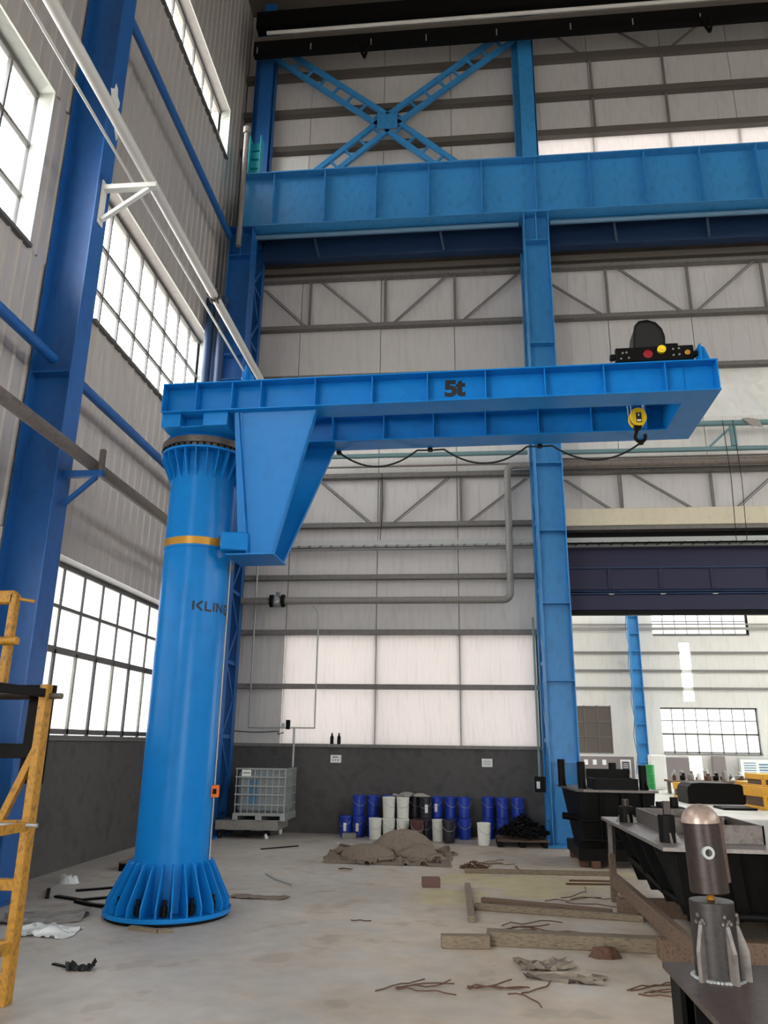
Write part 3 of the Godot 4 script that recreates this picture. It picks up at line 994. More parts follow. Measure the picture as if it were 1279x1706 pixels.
# ------------------------------------------------------------ the jib crane
func build_crane() -> void:
	var cr := own("jib_crane", Vector3(-2.956, 0, -8.217), deg_to_rad(-1.46), "bright blue pillar jib crane with a double girder arm marked 5t", "crane")
	var R := 0.368
	var st := S()
	cyl(st, Vector3(0, 0, 0), 0.6, 0.03, 48)
	part(cr, "grout_bed", st, M.black)
	st = S()
	cyl(st, Vector3(0, 0.03, 0), 0.625, 0.04, 64, 0.004)
	part(cr, "base_plate", st, M.crane)
	var rb := S()
	prism(rb, [Vector2(R - 0.01, 0.07), Vector2(0.6, 0.07), Vector2(0.6, 0.15), Vector2(0.425, 0.49), Vector2(0.40, 0.505), Vector2(R - 0.01, 0.505)], Transform3D.IDENTITY, 0.014)
	var rib := rb.commit()
	for k in 26:
		piece(cr, "base_rib", rib, M.crane, Transform3D(Basis(Vector3.UP, TAU * (k + 0.3) / 26), Vector3.ZERO))
	var bo := S()
	cyl(bo, Vector3(0.53, 0.07, 0), 0.02, 0.15, 10)
	lathe(bo, [Vector2(0, 0.09), Vector2(0.035, 0.09), Vector2(0.035, 0.125), Vector2(0, 0.125)], Transform3D(Basis.IDENTITY, Vector3(0.53, 0, 0)), 6)
	lathe(bo, [Vector2(0, 0.13), Vector2(0.035, 0.13), Vector2(0.035, 0.165), Vector2(0, 0.165)], Transform3D(Basis.IDENTITY, Vector3(0.53, 0, 0)), 6)
	var bolt := bo.commit()
	for k in 13:
		piece(cr, "anchor_bolt", bolt, M.black, Transform3D(Basis(Vector3.UP, TAU * (k * 2 + 0.8) / 26), Vector3.ZERO))
	st = S()
	lathe(st, [Vector2(R, 0.07), Vector2(R, 3.69)], Transform3D.IDENTITY, 72)
	lathe(st, [Vector2(R, 3.69), Vector2(R + 0.012, 3.69), Vector2(R + 0.012, 3.715), Vector2(R, 3.715), Vector2(R, 4.86)], Transform3D.IDENTITY, 72)
	part(cr, "pillar", st, M.crane)
	st = S()
	lathe(st, [Vector2(R, 3.715), Vector2(R + 0.009, 3.715), Vector2(R + 0.009, 3.80), Vector2(R, 3.80)], Transform3D.IDENTITY, 72)
	part(cr, "wear_ring", st, M.gold)
	# flared ribs and the slewing bearing
	var tb := S()
	prism(tb, [Vector2(R - 0.01, 4.50), Vector2(R + 0.01, 4.50), Vector2(0.485, 4.74), Vector2(0.485, 4.80), Vector2(R - 0.01, 4.80)], Transform3D.IDENTITY, 0.012)
	var trib := tb.commit()
	for k in 24:
		piece(cr, "top_rib", trib, M.crane, Transform3D(Basis(Vector3.UP, TAU * (k + 0.5) / 24), Vector3.ZERO))
	st = S()
	lathe(st, [Vector2(R, 4.80), Vector2(0.5, 4.80), Vector2(0.5, 4.825), Vector2(R, 4.825)], Transform3D.IDENTITY, 64)
	part(cr, "top_flange", st, M.crane)
	var sb := own_part(cr, "slewing_bearing")
	st = S()
	lathe(st, [Vector2(0.4, 4.825), Vector2(0.475, 4.825), Vector2(0.475, 4.865), Vector2(0.5, 4.865), Vector2(0.5, 4.94), Vector2(0.47, 4.95), Vector2(0.4, 4.95)], Transform3D.IDENTITY, 64)
	part(sb, "ring", st, M.rawsteel)
	var nb := S()
	cyl(nb, Vector3(0.488, 4.826, 0), 0.014, 0.035, 6)
	var nut := nb.commit()
	for k in 40:
		piece(sb, "nut", nut, M.black, Transform3D(Basis(Vector3.UP, TAU * k / 40), Vector3.ZERO))
	st = S()
	lathe(st, [Vector2(0.4, 4.95), Vector2(0.47, 4.95), Vector2(0.44, 5.0), Vector2(0.4, 5.0)], Transform3D.IDENTITY, 48)
	lathe(st, [Vector2(0.0, 4.985), Vector2(0.46, 4.985), Vector2(0.46, 5.0), Vector2(0, 5.0)], Transform3D.IDENTITY, 48)
	part(cr, "turntable_cone", st, M.crane)
	# turntable box below the girders
	st = S()
	bx(st, -0.31, -0.09, 4.99, 5.146, -0.62, 0.62, 0.004)
	part(cr, "turntable_beam", st, M.crane)
	st = S()
	bx(st, 0.17, 0.45, 4.99, 5.146, -0.62, 0.62, 0.004)
	part(cr, "turntable_beam", st, M.crane)
	st = S()
	bx(st, -0.09, 0.17, 4.99, 5.0, -0.6, 0.6)
	bx(st, -0.09, 0.17, 5.0, 5.146, -0.45, 0.45)
	part(cr, "turntable_web", st, M.crane)
	# the two girders of the arm
	for sg in [1.0, -1.0]:
		var gd := own_part(cr, "arm_girder")
		var za: float = 0.35 * sg
		var zb: float = 0.67 * sg
		var zw: float = 0.52 * sg
		st = S()
		bx(st, -0.307, 5.34, 5.147, 5.161, za, zb, 0.002)
		part(gd, "bottom_flange", st, M.crane)
		st = S()
		bx(st, -0.307, 5.66, 5.483, 5.497, za, zb, 0.002)
		part(gd, "top_flange", st, M.crane)
		st = S()
		bx(st, -0.307, 5.34, 5.161, 5.483, zw - 0.005, zw + 0.005)
		part(gd, "web", st, M.crane)
		st = S()
		bx(st, -0.307, -0.295, 5.161, 5.483, za + 0.004 * sg, zb - 0.004 * sg)
		part(gd, "end_plate", st, M.crane)
		for x in [0.08, 0.49, 0.82, 1.43, 2.06, 2.66, 3.28, 3.9, 4.51, 5.13]:
			st = S()
			bx(st, x - 0.005, x + 0.005, 5.161, 5.483, za + 0.012 * sg, zb - 0.012 * sg)
			part(gd, "stiffener", st, M.crane)
		st = S()
		bx(st, -0.2, 5.5, 5.497, 5.525, 0.5 * sg - 0.02, 0.5 * sg + 0.02)
		part(gd, "trolley_rail", st, M.crane)
		for x in [[0.52, 0.70], [5.74, 5.58]]:
			if sg < 0 and x[0] < 1.0:
				pass
			st = S()
			prism(st, [Vector2(x[0], 5.497), Vector2(x[1], 5.497), Vector2(x[1], 5.66), Vector2(lerpf(x[1], x[0], 0.3), 5.74), Vector2(lerpf(x[1], x[0], 0.55), 5.72)] if x[0] > 1.0 else [Vector2(x[0], 5.497), Vector2(x[1], 5.497), Vector2(x[1] - 0.02, 5.62), Vector2(0.585, 5.74), Vector2(0.57, 5.74)], Transform3D(Basis.IDENTITY, Vector3(-0.08 if x[0] > 1.0 else 0.0, 0, 0.5 * sg)), 0.016)
			bx(st, 5.515 if x[0] > 1.0 else 0.60, 5.53 if x[0] > 1.0 else 0.615, 5.497, 5.72, 0.5 * sg - 0.09, 0.5 * sg + 0.09)
			part(gd, "trolley_stop", st, M.crane)
		if sg > 0:
			# lifting capacity painted on the web
			var fo := SystemFont.new()
			fo.font_names = PackedStringArray(["Droid Sans"])
			fo.font_weight = 800
			var fv := FontVariation.new()
			fv.base_font = fo
			fv.variation_embolden = 1.1
			for gl in [["5", 2.90], ["t", 3.005]]:
				var tm := TextMesh.new()
				tm.font = fv
				tm.text = gl[0]
				tm.font_size = 96
				tm.pixel_size = 0.00262
				tm.depth = 0.003
				var tn := MeshInstance3D.new()
				tn.mesh = tm
				tn.material_override = M.ink
				tn.name = "painted_letter"
				gd.add_child(tn, true)
				tn.position = Vector3(gl[1], 5.345, zw + 0.007)
				tn.set_meta("label", "black letter of 5t on the girder")
			st = S()
			bar(st, Vector3(2.29, 5.45, zw + 0.006), Vector3(2.43, 5.33, zw + 0.006), 0.008, 0.005, Vector3.BACK)
			bar(st, Vector3(2.43, 5.33, zw + 0.006), Vector3(2.29, 5.20, zw + 0.006), 0.008, 0.005, Vector3.BACK)
			part(gd, "weld_seam", st, M.crane)
	st = S()
	bx(st, 5.34, 5.66, 5.147, 5.161, -0.67, 0.67, 0.002)
	bx(st, 5.34, 5.66, 5.483, 5.497, -0.35, 0.35)
	bx(st, 5.34, 5.352, 5.161, 5.483, -0.515, 0.515)
	bx(st, 5.64, 5.652, 5.161, 5.483, -0.665, 0.665)
	bx(st, 5.352, 5.64, 5.161, 5.483, 0.515, 0.527)
	bx(st, 5.352, 5.64, 5.161, 5.483, -0.527, -0.515)
	part(cr, "end_beam", st, M.crane)
	# tapered knee below the arm, with the guide rollers that run on the ring
	var kn := own_part(cr, "knee_bracket")
	var tz := 0.57
	var bz := 0.24
	var yb := 3.62
	var yt := 5.147
	for sg in [1.0, -1.0]:
		st = S()
		var A := Vector3(0.56, yt, tz * sg); var B := Vector3(1.43, yt, tz * sg); var C := Vector3(0.93, yb, bz * sg); var D := Vector3(0.66, yb, bz * sg)
		var n := (B - A).cross(D - A).normalized() * 0.006
		face(st, A + n, B + n, C + n, D + n, (A + B + C + D) / 4 - n)
		face(st, A - n, B - n, C - n, D - n, (A + B + C + D) / 4 + n)
		part(kn, "side_plate", st, M.crane)
		st = S()
		bar(st, Vector3(0.565, yt, tz * sg), Vector3(0.665, yb, bz * sg), 0.012, 0.11, Vector3(0, 0, 1))
		bar(st, Vector3(0.56, yt, (tz + 0.01) * sg), Vector3(0.60, yb + 0.1, (bz + 0.03) * sg), 0.09, 0.012, Vector3(0, 0.2, sg))
		part(kn, "edge_flange", st, M.crane)
	for sg in [1.0, -1.0]:
		st = S()
		bar(st, Vector3(1.44, yt, (tz - 0.01) * sg), Vector3(0.94, yb, (bz - 0.01) * sg), 0.012, 0.075, Vector3(0, 0.3, sg))
		part(kn, "sloping_flange", st, M.crane)
	for y in [4.1, 4.6]:
		st = S()
		var t: float = (yt - y) / (yt - yb)
		bx(st, lerpf(0.62, 0.68, t), lerpf(0.7, 0.74, t), y - 0.006, y + 0.006, -lerpf(tz, bz, t) + 0.01, lerpf(tz, bz, t) - 0.01)
		part(kn, "tie_plate", st, M.crane)
	st = S()
	bx(st, 0.42, 0.96, yb - 0.02, yb, -0.28, 0.28, 0.003)
	part(kn, "bottom_plate", st, M.crane)
	for sg in [1.0, -1.0]:
		st = S()
		box(st, Vector3(0.52, 3.735, 0.29 * sg), Vector3(0.3, 0.2, 0.16), Basis(Vector3.UP, 0.35 * sg), 0.012)
		part(kn, "roller_housing", st, M.crane)
		st = S()
		cyl(st, Vector3(0.40, 3.70, 0.235 * sg), 0.075, 0.11, 20, 0.004)
		part(kn, "guide_roller", st, M.rawsteel)
	# maker's lettering wrapped round the pillar
	var a0 := 0.37
	var glyph := [
		[[0.0, 0.0, 0.0, 1.0]], [[0.62, 0.0, 0.22, 0.5], [0.22, 0.5, 0.62, 1.0]],
		[[0.86, 1.0, 0.86, 0.12], [0.8, 0.06, 1.3, 0.06]], [[1.5, 0.0, 1.5, 1.0]],
		[[1.78, 0.0, 1.78, 1.0], [1.78, 0.95, 2.3, 0.05], [2.3, 0.0, 2.3, 1.0]],
		[[3.2, 0.94, 2.66, 0.94], [2.66, 1.0, 2.66, 0.0], [2.66, 0.06, 3.2, 0.06], [3.2, 0.0, 3.2, 0.5], [3.2, 0.48, 2.95, 0.48]]]
	for gl in glyph:
		st = S()
		for s4 in gl:
			pillar_stroke(st, R + 0.0025, a0, Vector2(s4[0] * 0.155, 2.99 + s4[1] * 0.10), Vector2(s4[2] * 0.155, 2.99 + s4[3] * 0.10), 0.024)
		part(cr, "painted_letter", st, M.ink).set_meta("label", "dark letter of KLING wrapped round the pillar")
	st = S()
	for k in 1:
		var a := deg_to_rad(8)
		tube(st, [Vector3(cos(a) * (R + 0.012), 0.5, -sin(a) * (R + 0.012)), Vector3(cos(a) * (R + 0.012), 3.6, -sin(a) * (R + 0.012))], 0.009, 8)
	part(cr, "conduit", st, M.galv)
	st = S()
	box(st, Vector3(0.40, 1.16, -0.01), Vector3(0.07, 0.12, 0.07), Basis(Vector3.UP, 0.0), 0.006)
	var sw := part(cr, "isolator_box", st, M.orange)
	sw.set_meta("label", "small orange switch box")
	st = S()
	box(st, Vector3(0.41, 1.16, 0.032), Vector3(0.035, 0.05, 0.02), Basis(Vector3.UP, 0.0), 0.004)
	part(sw, "switch_knob", st, M.black)

	# things carried by the crane
	var T := cr.transform
	var tr := own("hoist_trolley", T * Vector3(5.07, 5.525, 0), cr.rotation.y, "black hoist trolley with red disc riding on the jib arm", "hoist")
	for sg in [1.0, -1.0]:
		st = S()
		bx(st, -0.40, 0.40, 0.05, 0.215, 0.5 * sg - 0.035, 0.5 * sg + 0.035, 0.005)
		bx(st, -0.46, -0.40, 0.09, 0.15, 0.5 * sg - 0.03, 0.5 * sg + 0.03, 0.008)
		bx(st, 0.40, 0.46, 0.09, 0.15, 0.5 * sg - 0.03, 0.5 * sg + 0.03, 0.008)
		part(tr, "end_truck", st, M.black)
		for x in [-0.28, 0.28]:
			st = S()
			lathe(st, [Vector2(0, -0.04), Vector2(0.07, -0.04), Vector2(0.07, 0.04), Vector2(0, 0.04)], Transform3D(Basis(Vector3.RIGHT, PI / 2), Vector3(x, 0.07, 0.5 * sg - 0.07 * sg)), 20)
			part(tr, "wheel", st, M.rawsteel)
	var fz := Transform3D(Basis(Vector3.RIGHT, PI / 2), Vector3.ZERO)
	var disc := func(called: String, x: float, y: float, r: float, z: float, t: float, m: Material, seg: int) -> void:
		var s5 := S()
		lathe(s5, [Vector2(0, 0), Vector2(r, 0), Vector2(r, t * 0.8), Vector2(r * 0.85, t), Vector2(0, t)], Transform3D(fz.basis, Vector3(x, y, z)), seg)
		part(tr, called, s5, m)
	disc.call("red_cap", -0.07, 0.125, 0.047, 0.535, 0.012, M.red, 24)
	disc.call("travel_motor", 0.07, 0.165, 0.044, 0.54, 0.035, M.yellowbright, 24)
	disc.call("motor_end", 0.07, 0.165, 0.025, 0.575, 0.015, M.yellowbright, 20)
	disc.call("axle_cap", 0.335, 0.125, 0.028, 0.535, 0.012, M.gold, 20)
	for b in [[-0.35, 0.085], [-0.33, 0.15], [-0.29, 0.155], [-0.27, 0.09], [0.19, 0.10], [0.25, 0.105], [0.19, 0.17], [0.25, 0.175]]:
		disc.call("bolt", b[0], b[1], 0.011, 0.535, 0.012, M.galv, 6)
	st = S()
	for x in [-0.3, 0.3]:
		bx(st, x - 0.06, x + 0.06, 0.08, 0.18, -0.465, 0.465)
	bx(st, -0.36, 0.36, 0.18, 0.20, -0.45, 0.45)
	part(tr, "cross_frame", st, M.black)
	st = S()
	var arch := [Vector2(-0.165, 0.20), Vector2(0.155, 0.20), Vector2(0.162, 0.39), Vector2(0.14, 0.48), Vector2(0.085, 0.555), Vector2(0.0, 0.59), Vector2(-0.085, 0.58), Vector2(-0.13, 0.53), Vector2(-0.145, 0.45)]
	prism(st, arch, Transform3D(Basis.IDENTITY, Vector3(-0.02, 0, 0.27)), 0.3)
	part(tr, "drum_cover", st, M.rubber)
	st = S()
	var rim := []
	for p2 in arch.slice(1):
		rim.append(Vector3(p2.x - 0.02, p2.y, 0.425))
	rim.append(Vector3(-0.185, 0.2, 0.425))
	tube(st, rim, 0.012, 8)
	part(tr, "cover_rim", st, M.black)
	st = S()
	bx(st, 0.185, 0.33, 0.30, 0.40, 0.02, 0.25, 0.008)
	bx(st, 0.20, 0.30, 0.2, 0.30, 0.05, 0.2, 0.008)
	part(tr, "gear_box", st, M.black)
	for b in [[0.22, 0.42], [0.27, 0.435], [0.31, 0.42]]:
		st = S()
		cyl(st, Vector3(b[0], b[1] - 0.02, 0.12), 0.014, 0.04, 8)
		part(tr, "connector", st, M.galv)
	st = S()
	bx(st, -0.26, -0.18, 0.2, 0.26, 0.1, 0.3, 0.005)
	part(tr, "rope_guide", st, M.galv)

	var hk := own("hook_block", T * Vector3(4.95, 4.89, 0), cr.rotation.y, "yellow hook block with black hook hanging from the hoist", "hook")
	st = S()
	var el := []
	for k in 28:
		el.append(Vector2(cos(TAU * k / 28) * 0.09, 0.255 + sin(TAU * k / 28) * 0.105))
	prism(st, el, Transform3D(Basis(Vector3.UP, 0.2), Vector3(0, 0, 0.05)), 0.03)
	prism(st, el, Transform3D(Basis(Vector3.UP, 0.2), Vector3(0, 0, -0.05)), 0.03)
	part(hk, "sheave_guard", st, M.yellowbright)
	st = S()
	lathe(st, [Vector2(0.0, -0.03), Vector2(0.085, -0.03), Vector2(0.075, 0.0), Vector2(0.085, 0.03), Vector2(0, 0.03)], Transform3D(Basis(Vector3.RIGHT, PI / 2), Vector3(0, 0.26, 0)), 28)
	part(hk, "sheave", st, M.rawsteel)
	st = S()
	bx(st, -0.03, 0.03, 0.18, 0.30, 0.066, 0.072, 0.002)
	part(hk, "label_plate", st, M.rubber)
	st = S()
	bx(st, -0.022, 0.022, 0.19, 0.215, 0.073, 0.075)
	bx(st, -0.006, 0.006, 0.255, 0.285, 0.073, 0.075)
	part(hk, "plate_marks", st, M.white)
	st = S()
	bx(st, -0.045, 0.03, 0.125, 0.175, -0.05, 0.05, 0.008)
	part(hk, "swivel", st, M.black)
	st = S()
	var hp := [Vector3(-0.01, 0.14, 0), Vector3(-0.02, 0.10, 0)]
	for k in 13:
		var a := deg_to_rad(150 + k * 20)
		hp.append(Vector3(0.015 + cos(a) * 0.055, 0.035 + sin(a) * 0.055, 0))
	tube(st, hp, 0.02, 10)
	part(hk, "hook", st, M.black)
	for x in [[-0.11, 0.0], [-0.075, 0.02], [0.075, 0.0], [0.085, 0.03]]:
		st = S()
		tube(st, [Vector3(x[0] * 0.85, 0.28, x[1]), Vector3(x[0], 0.98, x[1])], 0.005, 6)
		part(hk, "wire_rope", st, M.steel)
	# festoon cable below the far girder
	var fc := own("festoon_cable", T * Vector3(3.2, 4.95, -0.72), cr.rotation.y, "black festoon cable hanging in loops below the jib arm", "cable")
	for lp in [[1.46, 2.44], [2.77, 3.78], [4.08, 5.12]]:
		st = S()
		var pts := []
		for k in 15:
			var t := k / 14.0
			pts.append(Vector3(lerpf(lp[0], lp[1], t) - 3.2, 0.19 - 0.2 * (1.0 - pow(2 * t - 1, 2)), 0))
		tube(st, pts, 0.012, 8)
		part(fc, "cable_loop", st, M.rubber)
	for x in [1.46, 2.6, 3.93, 5.12]:
		st = S()
		bx(st, x - 3.2 - 0.03, x - 3.2 + 0.03, 0.165, 0.197, -0.02, 0.06, 0.004)
		part(fc, "cable_trolley", st, M.black)
	for lp in [[2.44, 2.77], [3.78, 4.08]]:
		st = S()
		tube(st, [Vector3(lp[0] - 3.2, 0.19, 0), Vector3((lp[0] + lp[1]) / 2 - 3.2, 0.185, 0), Vector3(lp[1] - 3.2, 0.19, 0)], 0.012, 8)
		part(fc, "cable_loop", st, M.rubber)

# a part that is a node of its own with sub-parts below it
func own_part(parent: Node3D, called: String) -> Node3D:
	var o := Node3D.new()
	o.name = called
	parent.add_child(o, true)
	return o

func pillar_stroke(st: SurfaceTool, r: float, a0: float, p: Vector2, q: Vector2, w: float) -> void:
	var d := (q - p).normalized()
	var s := Vector2(-d.y, d.x) * w / 2
	var f := func(v: Vector2) -> Vector3:
		var a := a0 + v.x / r
		return Vector3(sin(a) * r, v.y, cos(a) * r)
	var nf := func(v: Vector2) -> Vector3:
		var a := a0 + v.x / r
		return Vector3(sin(a), 0, cos(a))
	var n := 5
	for k in n:
		var u := p.lerp(q, float(k) / n)
		var v := p.lerp(q, float(k + 1) / n)
		quads(st, f.call(u + s), f.call(v + s), f.call(v - s), f.call(u - s), nf.call(u + s), nf.call(v + s), nf.call(v - s), nf.call(u - s))

# ------------------------------------------------------------ pipes and fittings
func build_pipes() -> void:
	var st := S()
	# white pipe along the left wall, thin wire beside it
	var wp := thing("white_pipe", Vector3(-4.13, 9.0, -6), "long white pipe running along the ribbed wall on brackets", "pipe")
	tube(st, [Vector3(-4.13, 9.0, 8), Vector3(-4.13, 9.0, -14.9)], 0.075, 16)
	part(wp, "tube", st, M.whitepipe)
	for z in [-11.2, -4.5]:
		st = S()
		tube(st, [Vector3(-4.13, 9.0, z), Vector3(-4.13, 9.0, z - 0.05)], 0.1, 14)
		for k in 6:
			tube(st, [Vector3(-4.13 + cos(k * TAU / 6) * 0.1, 9.0 + sin(k * TAU / 6) * 0.1, z + 0.05), Vector3(-4.13 + cos(k * TAU / 6) * 0.1, 9.0 + sin(k * TAU / 6) * 0.1, z - 0.1)], 0.018, 6)
		part(wp, "coupling", st, M.rawsteel)
	st = S()
	tube(st, [Vector3(-4.38, 9.0, 8), Vector3(-4.38, 9.0, -14.9)], 0.02, 8)
	single("thin_conduit", st, M.whitepipe, Vector3(-4.38, 9.0, -6), "thin pale conduit running beside the long white pipe", "conduit")
	for z in [[-8.35, "white pipe bracket on the nearest deep blue column"], [-14.3, "white pipe bracket in the far corner above the jib arm"]]:
		var x0 := -4.768 if z[0] > -10.0 else -4.498
		var b := thing("pipe_bracket", Vector3(x0, 8.7, z[0]), z[1], "bracket", "white pipe brackets")
		st = S()
		bx(st, x0, -4.0, 8.84, 8.915, z[0] - 0.05, z[0] + 0.05, 0.004)
		part(b, "arm", st, M.white)
		st = S()
		bar(st, Vector3(x0 + 0.035, 8.38, z[0]), Vector3(-4.12, 8.84, z[0]), 0.06, 0.05)
		part(b, "stay", st, M.white)
		st = S()
		bx(st, x0, x0 + 0.02, 8.3, 8.98, z[0] - 0.07, z[0] + 0.07, 0.003)
		part(b, "wall_plate", st, M.white)
	# pale spatter of paint on the column face by the bracket
	# grey pipe on brackets lower down
	var gp := thing("grey_pipe", Vector3(-4.43, 4.86, -6), "grey brown pipe low on the ribbed wall, passing behind the crane", "pipe")
	st = S()
	tube(st, [Vector3(-4.43, 4.86, 4), Vector3(-4.43, 4.86, -14.2)], 0.075, 14)
	part(gp, "tube", st, M.brownpipe)
	var gb := thing("pipe_bracket", Vector3(-4.7, 4.6, -8.37), "blue angle bracket carrying the grey brown pipe on the column", "bracket")
	st = S()
	bx(st, -4.768, -4.28, 4.70, 4.78, -8.42, -8.34, 0.004)
	part(gb, "arm", st, M.colleft)
	st = S()
	bar(st, Vector3(-4.74, 4.35, -8.38), Vector3(-4.36, 4.70, -8.38), 0.05, 0.05)
	part(gb, "stay", st, M.colleft)
	st = S()
	bx(st, -4.34, -4.28, 4.78, 5.05, -8.41, -8.35, 0.004)
	part(gb, "stop", st, M.brownpipe)
	# two downpipes and a conduit in the corner
	for a in [[-5.2, "dark downpipe in the far corner, next to the window"], [-4.93, "dark downpipe in the far corner, beside the laced column"]]:
		st = S()
		tube(st, [Vector3(a[0] + 0.02, 0.05, -13.95), Vector3(a[0] + 0.02, 10.6, -13.95)], 0.09, 14)
		tube(st, [Vector3(a[0] + 0.02, 10.55, -13.95), Vector3(a[0] + 0.02, 10.7, -13.95)], 0.115, 14)
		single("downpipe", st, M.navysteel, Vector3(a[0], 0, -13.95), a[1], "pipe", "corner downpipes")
	# large pipe on the back wall with a valve and a swan neck
	var bp := thing("air_main", Vector3(-1.5, 4.4, -15.3), "grey pipe with flanged valve stepping up beside the bright column", "pipe")
	st = S()
	var pts := [Vector3(-4.47, 4.42, -15.25), Vector3(0.85, 4.42, -15.25)]
	for k in range(1, 6):
		var a := PI / 2 * k / 6
		pts.append(Vector3(0.85 + sin(a) * 0.15, 4.42 + (1 - cos(a)) * 0.15, -15.25))
	pts.append(Vector3(1.0, 4.6, -15.25))
	pts.append(Vector3(1.02, 7.1, -15.25))
	for k in range(1, 6):
		var a := PI / 2 * k / 6
		pts.append(Vector3(1.02 + (1 - cos(a)) * 0.15, 7.1 + sin(a) * 0.15, -15.25))
	pts.append(Vector3(1.2, 7.25, -15.25))
	pts.append(Vector3(1.48, 7.25, -15.25))
	tube(st, pts, 0.07, 14)
	part(bp, "tube", st, M.greypipe)
	st = S()
	tube(st, [Vector3(2.06, 7.25, -15.25), Vector3(12.0, 7.25, -15.25)], 0.085, 14)
	single("header_pipe", st, M.brownpipe, Vector3(2.06, 7.25, -15.25), "thick brown pipe along the wall above the doorway lintel", "pipe")
	var va := own_part(bp, "valve")
	st = S()
	for x in [-3.84, -3.6]:
		tube(st, [Vector3(x - 0.03, 4.42, -15.25) - bp.position, Vector3(x + 0.03, 4.42, -15.25) - bp.position], 0.13, 18)
	part(va, "valve_flange", st, M.blackpaint)
	st = S()
	lathe(st, [Vector2(0, -0.14), Vector2(0.09, -0.12), Vector2(0.12, -0.03), Vector2(0.12, 0.03), Vector2(0.09, 0.1), Vector2(0.04, 0.12), Vector2(0.04, 0.18), Vector2(0, 0.18)], Transform3D(Basis.IDENTITY, Vector3(-3.72, 4.42, -15.25) - bp.position), 20, true)
	part(va, "valve_body", st, M.steel)
	# thin compressed-air loop with its filter unit
	var al := thing("air_line", Vector3(-3.5, 1.9, -15.43), "thin galvanised air line looping down the back wall to a filter", "pipe")
	st = S()
	tube(st, [Vector3(-4.23, 5.5, -15.43), Vector3(-4.21, 1.93, -15.43), Vector3(-2.89, 1.93, -15.43), Vector3(-2.89, 4.2, -15.43), Vector3(-3.0, 4.34, -15.38)], 0.019, 8)
	part(al, "tube", st, M.galv)
	st = S()
	tube(st, [Vector3(-3.29, 1.93, -15.43), Vector3(-3.29, 1.2, -15.43)], 0.022, 8)
	part(al, "drop_tube", st, M.galv)
	st = S()
	bx(st, -3.46, -3.38, 1.9, 2.08, -15.47, -15.39, 0.01)
	part(al, "filter_bowl", st, M.black)
	st = S()
	bx(st, -3.55, -3.49, 1.91, 2.02, -15.47, -15.39, 0.01)
	part(al, "regulator", st, M.galv)
	st = S()
	var wire := []
	for k in 9:
		wire.append(Vector3(-4.5 + k * 0.11, 1.86 - 0.02 * sin(k * 0.4), -15.42))
	wire.append(Vector3(-3.6, 1.8, -15.42))
	wire.append(Vector3(-3.5, 1.84, -15.42))
	tube(st, wire, 0.01, 6)
	single("hose", st, M.black, Vector3(-4.0, 1.8, -15.42), "thin dark hose along the top of the grey dado", "hose")
	# green pipes and blue service pipe over the doorway
	for a in [[7.5, 1.55, 14.0, -15.2, 0.05, "slim green pipe along the back wall below the jib arm tip"], [8.06, 4.3, 14.0, -15.2, 0.06, "thicker green pipe beside the jib arm tip, with a rag on it"], [7.52, -2.7, 1.45, -15.2, 0.05, "slim green pipe behind the jib arm, between knee and column"]]:
		st = S()
		tube(st, [Vector3(a[1], a[0], a[3]), Vector3(a[2], a[0], a[3])], a[4], 12)
		single("service_pipe", st, M.greenpipe, Vector3(a[1], a[0], a[3]), a[5], "pipe")
	for x in [[5.62, "green pipe hanger with a slanting stay, by the jib arm tip"]]:
		var h := thing("pipe_hanger", Vector3(x[0], 7.5, -15.2), x[1], "bracket")
		st = S()
		bx(st, x[0] - 0.06, x[0] + 0.06, 7.56, 8.0, -15.24, -15.18, 0.006)
		part(h, "strap", st, M.greenpipe)
		st = S()
		bar(st, Vector3(x[0] - 0.5, 7.54, -15.2), Vector3(x[0] - 0.05, 7.95, -15.2), 0.05, 0.04, Vector3.BACK)
		part(h, "stay", st, M.greenpipe)
	st = S()
	for k in 5:
		var a := k * 1.1
		face(st, Vector3(5.8, 8.13, -15.14), Vector3(5.8 + 0.08 * k, 8.12 + 0.02 * sin(a), -15.12), Vector3(5.95 + 0.06 * k, 7.93 - 0.05 * sin(a * 2), -15.08 + 0.03 * cos(a)), Vector3(5.88, 7.98, -15.1), Vector3(5.8, 8.0, -16))
	single("rag", st, M.cloth, Vector3(5.9, 7.95, -15.1), "pale rag tied on the green pipe by the jib arm tip", "rag")
	st = S()
	tube(st, [Vector3(-3.0, 7.33, -15.35), Vector3(1.5, 7.33, -15.35)], 0.022, 8)
	single("thin_conduit", st, M.brownpipe, Vector3(-3, 7.33, -15.35), "thin brown conduit on the back wall behind the knee bracket", "conduit")
	st = S()
	tube(st, [Vector3(2.04, 7.41, -15.35), Vector3(14.0, 7.41, -15.35)], 0.022, 8)
	single("thin_conduit", st, M.brownpipe, Vector3(2.05, 7.41, -15.35), "thin brown conduit just above the pipe over the doorway", "conduit")
	# cable tray with slots
	for seg in [[-4.4, 1.5, "slotted grey cable tray across the back wall behind the pillar"], [2.04, 9.0, "slotted grey cable tray just above the folded navy door"]]:
		var ct := thing("cable_tray", Vector3(seg[0], 5.52, -15.4), seg[2], "cable tray")
		st = S()
		bx(st, seg[0], seg[1], 5.60, 5.70, -15.36, -15.35)
		bx(st, seg[0], seg[1], 5.52, 5.528, -15.5, -15.35)
		part(ct, "side_rail", st, M.galv)
		st = S()
		bx(st, seg[0], seg[1], 5.525, 5.60, -15.5, -15.49)
		part(ct, "back_rail", st, M.girt)
		var sm := S()
		bar(sm, Vector3(-0.05, 5.53, -15.35), Vector3(0.05, 5.60, -15.35), 0.02, 0.03, Vector3.BACK)
		var mesh := sm.commit()
		var x: float = seg[0] + 0.1
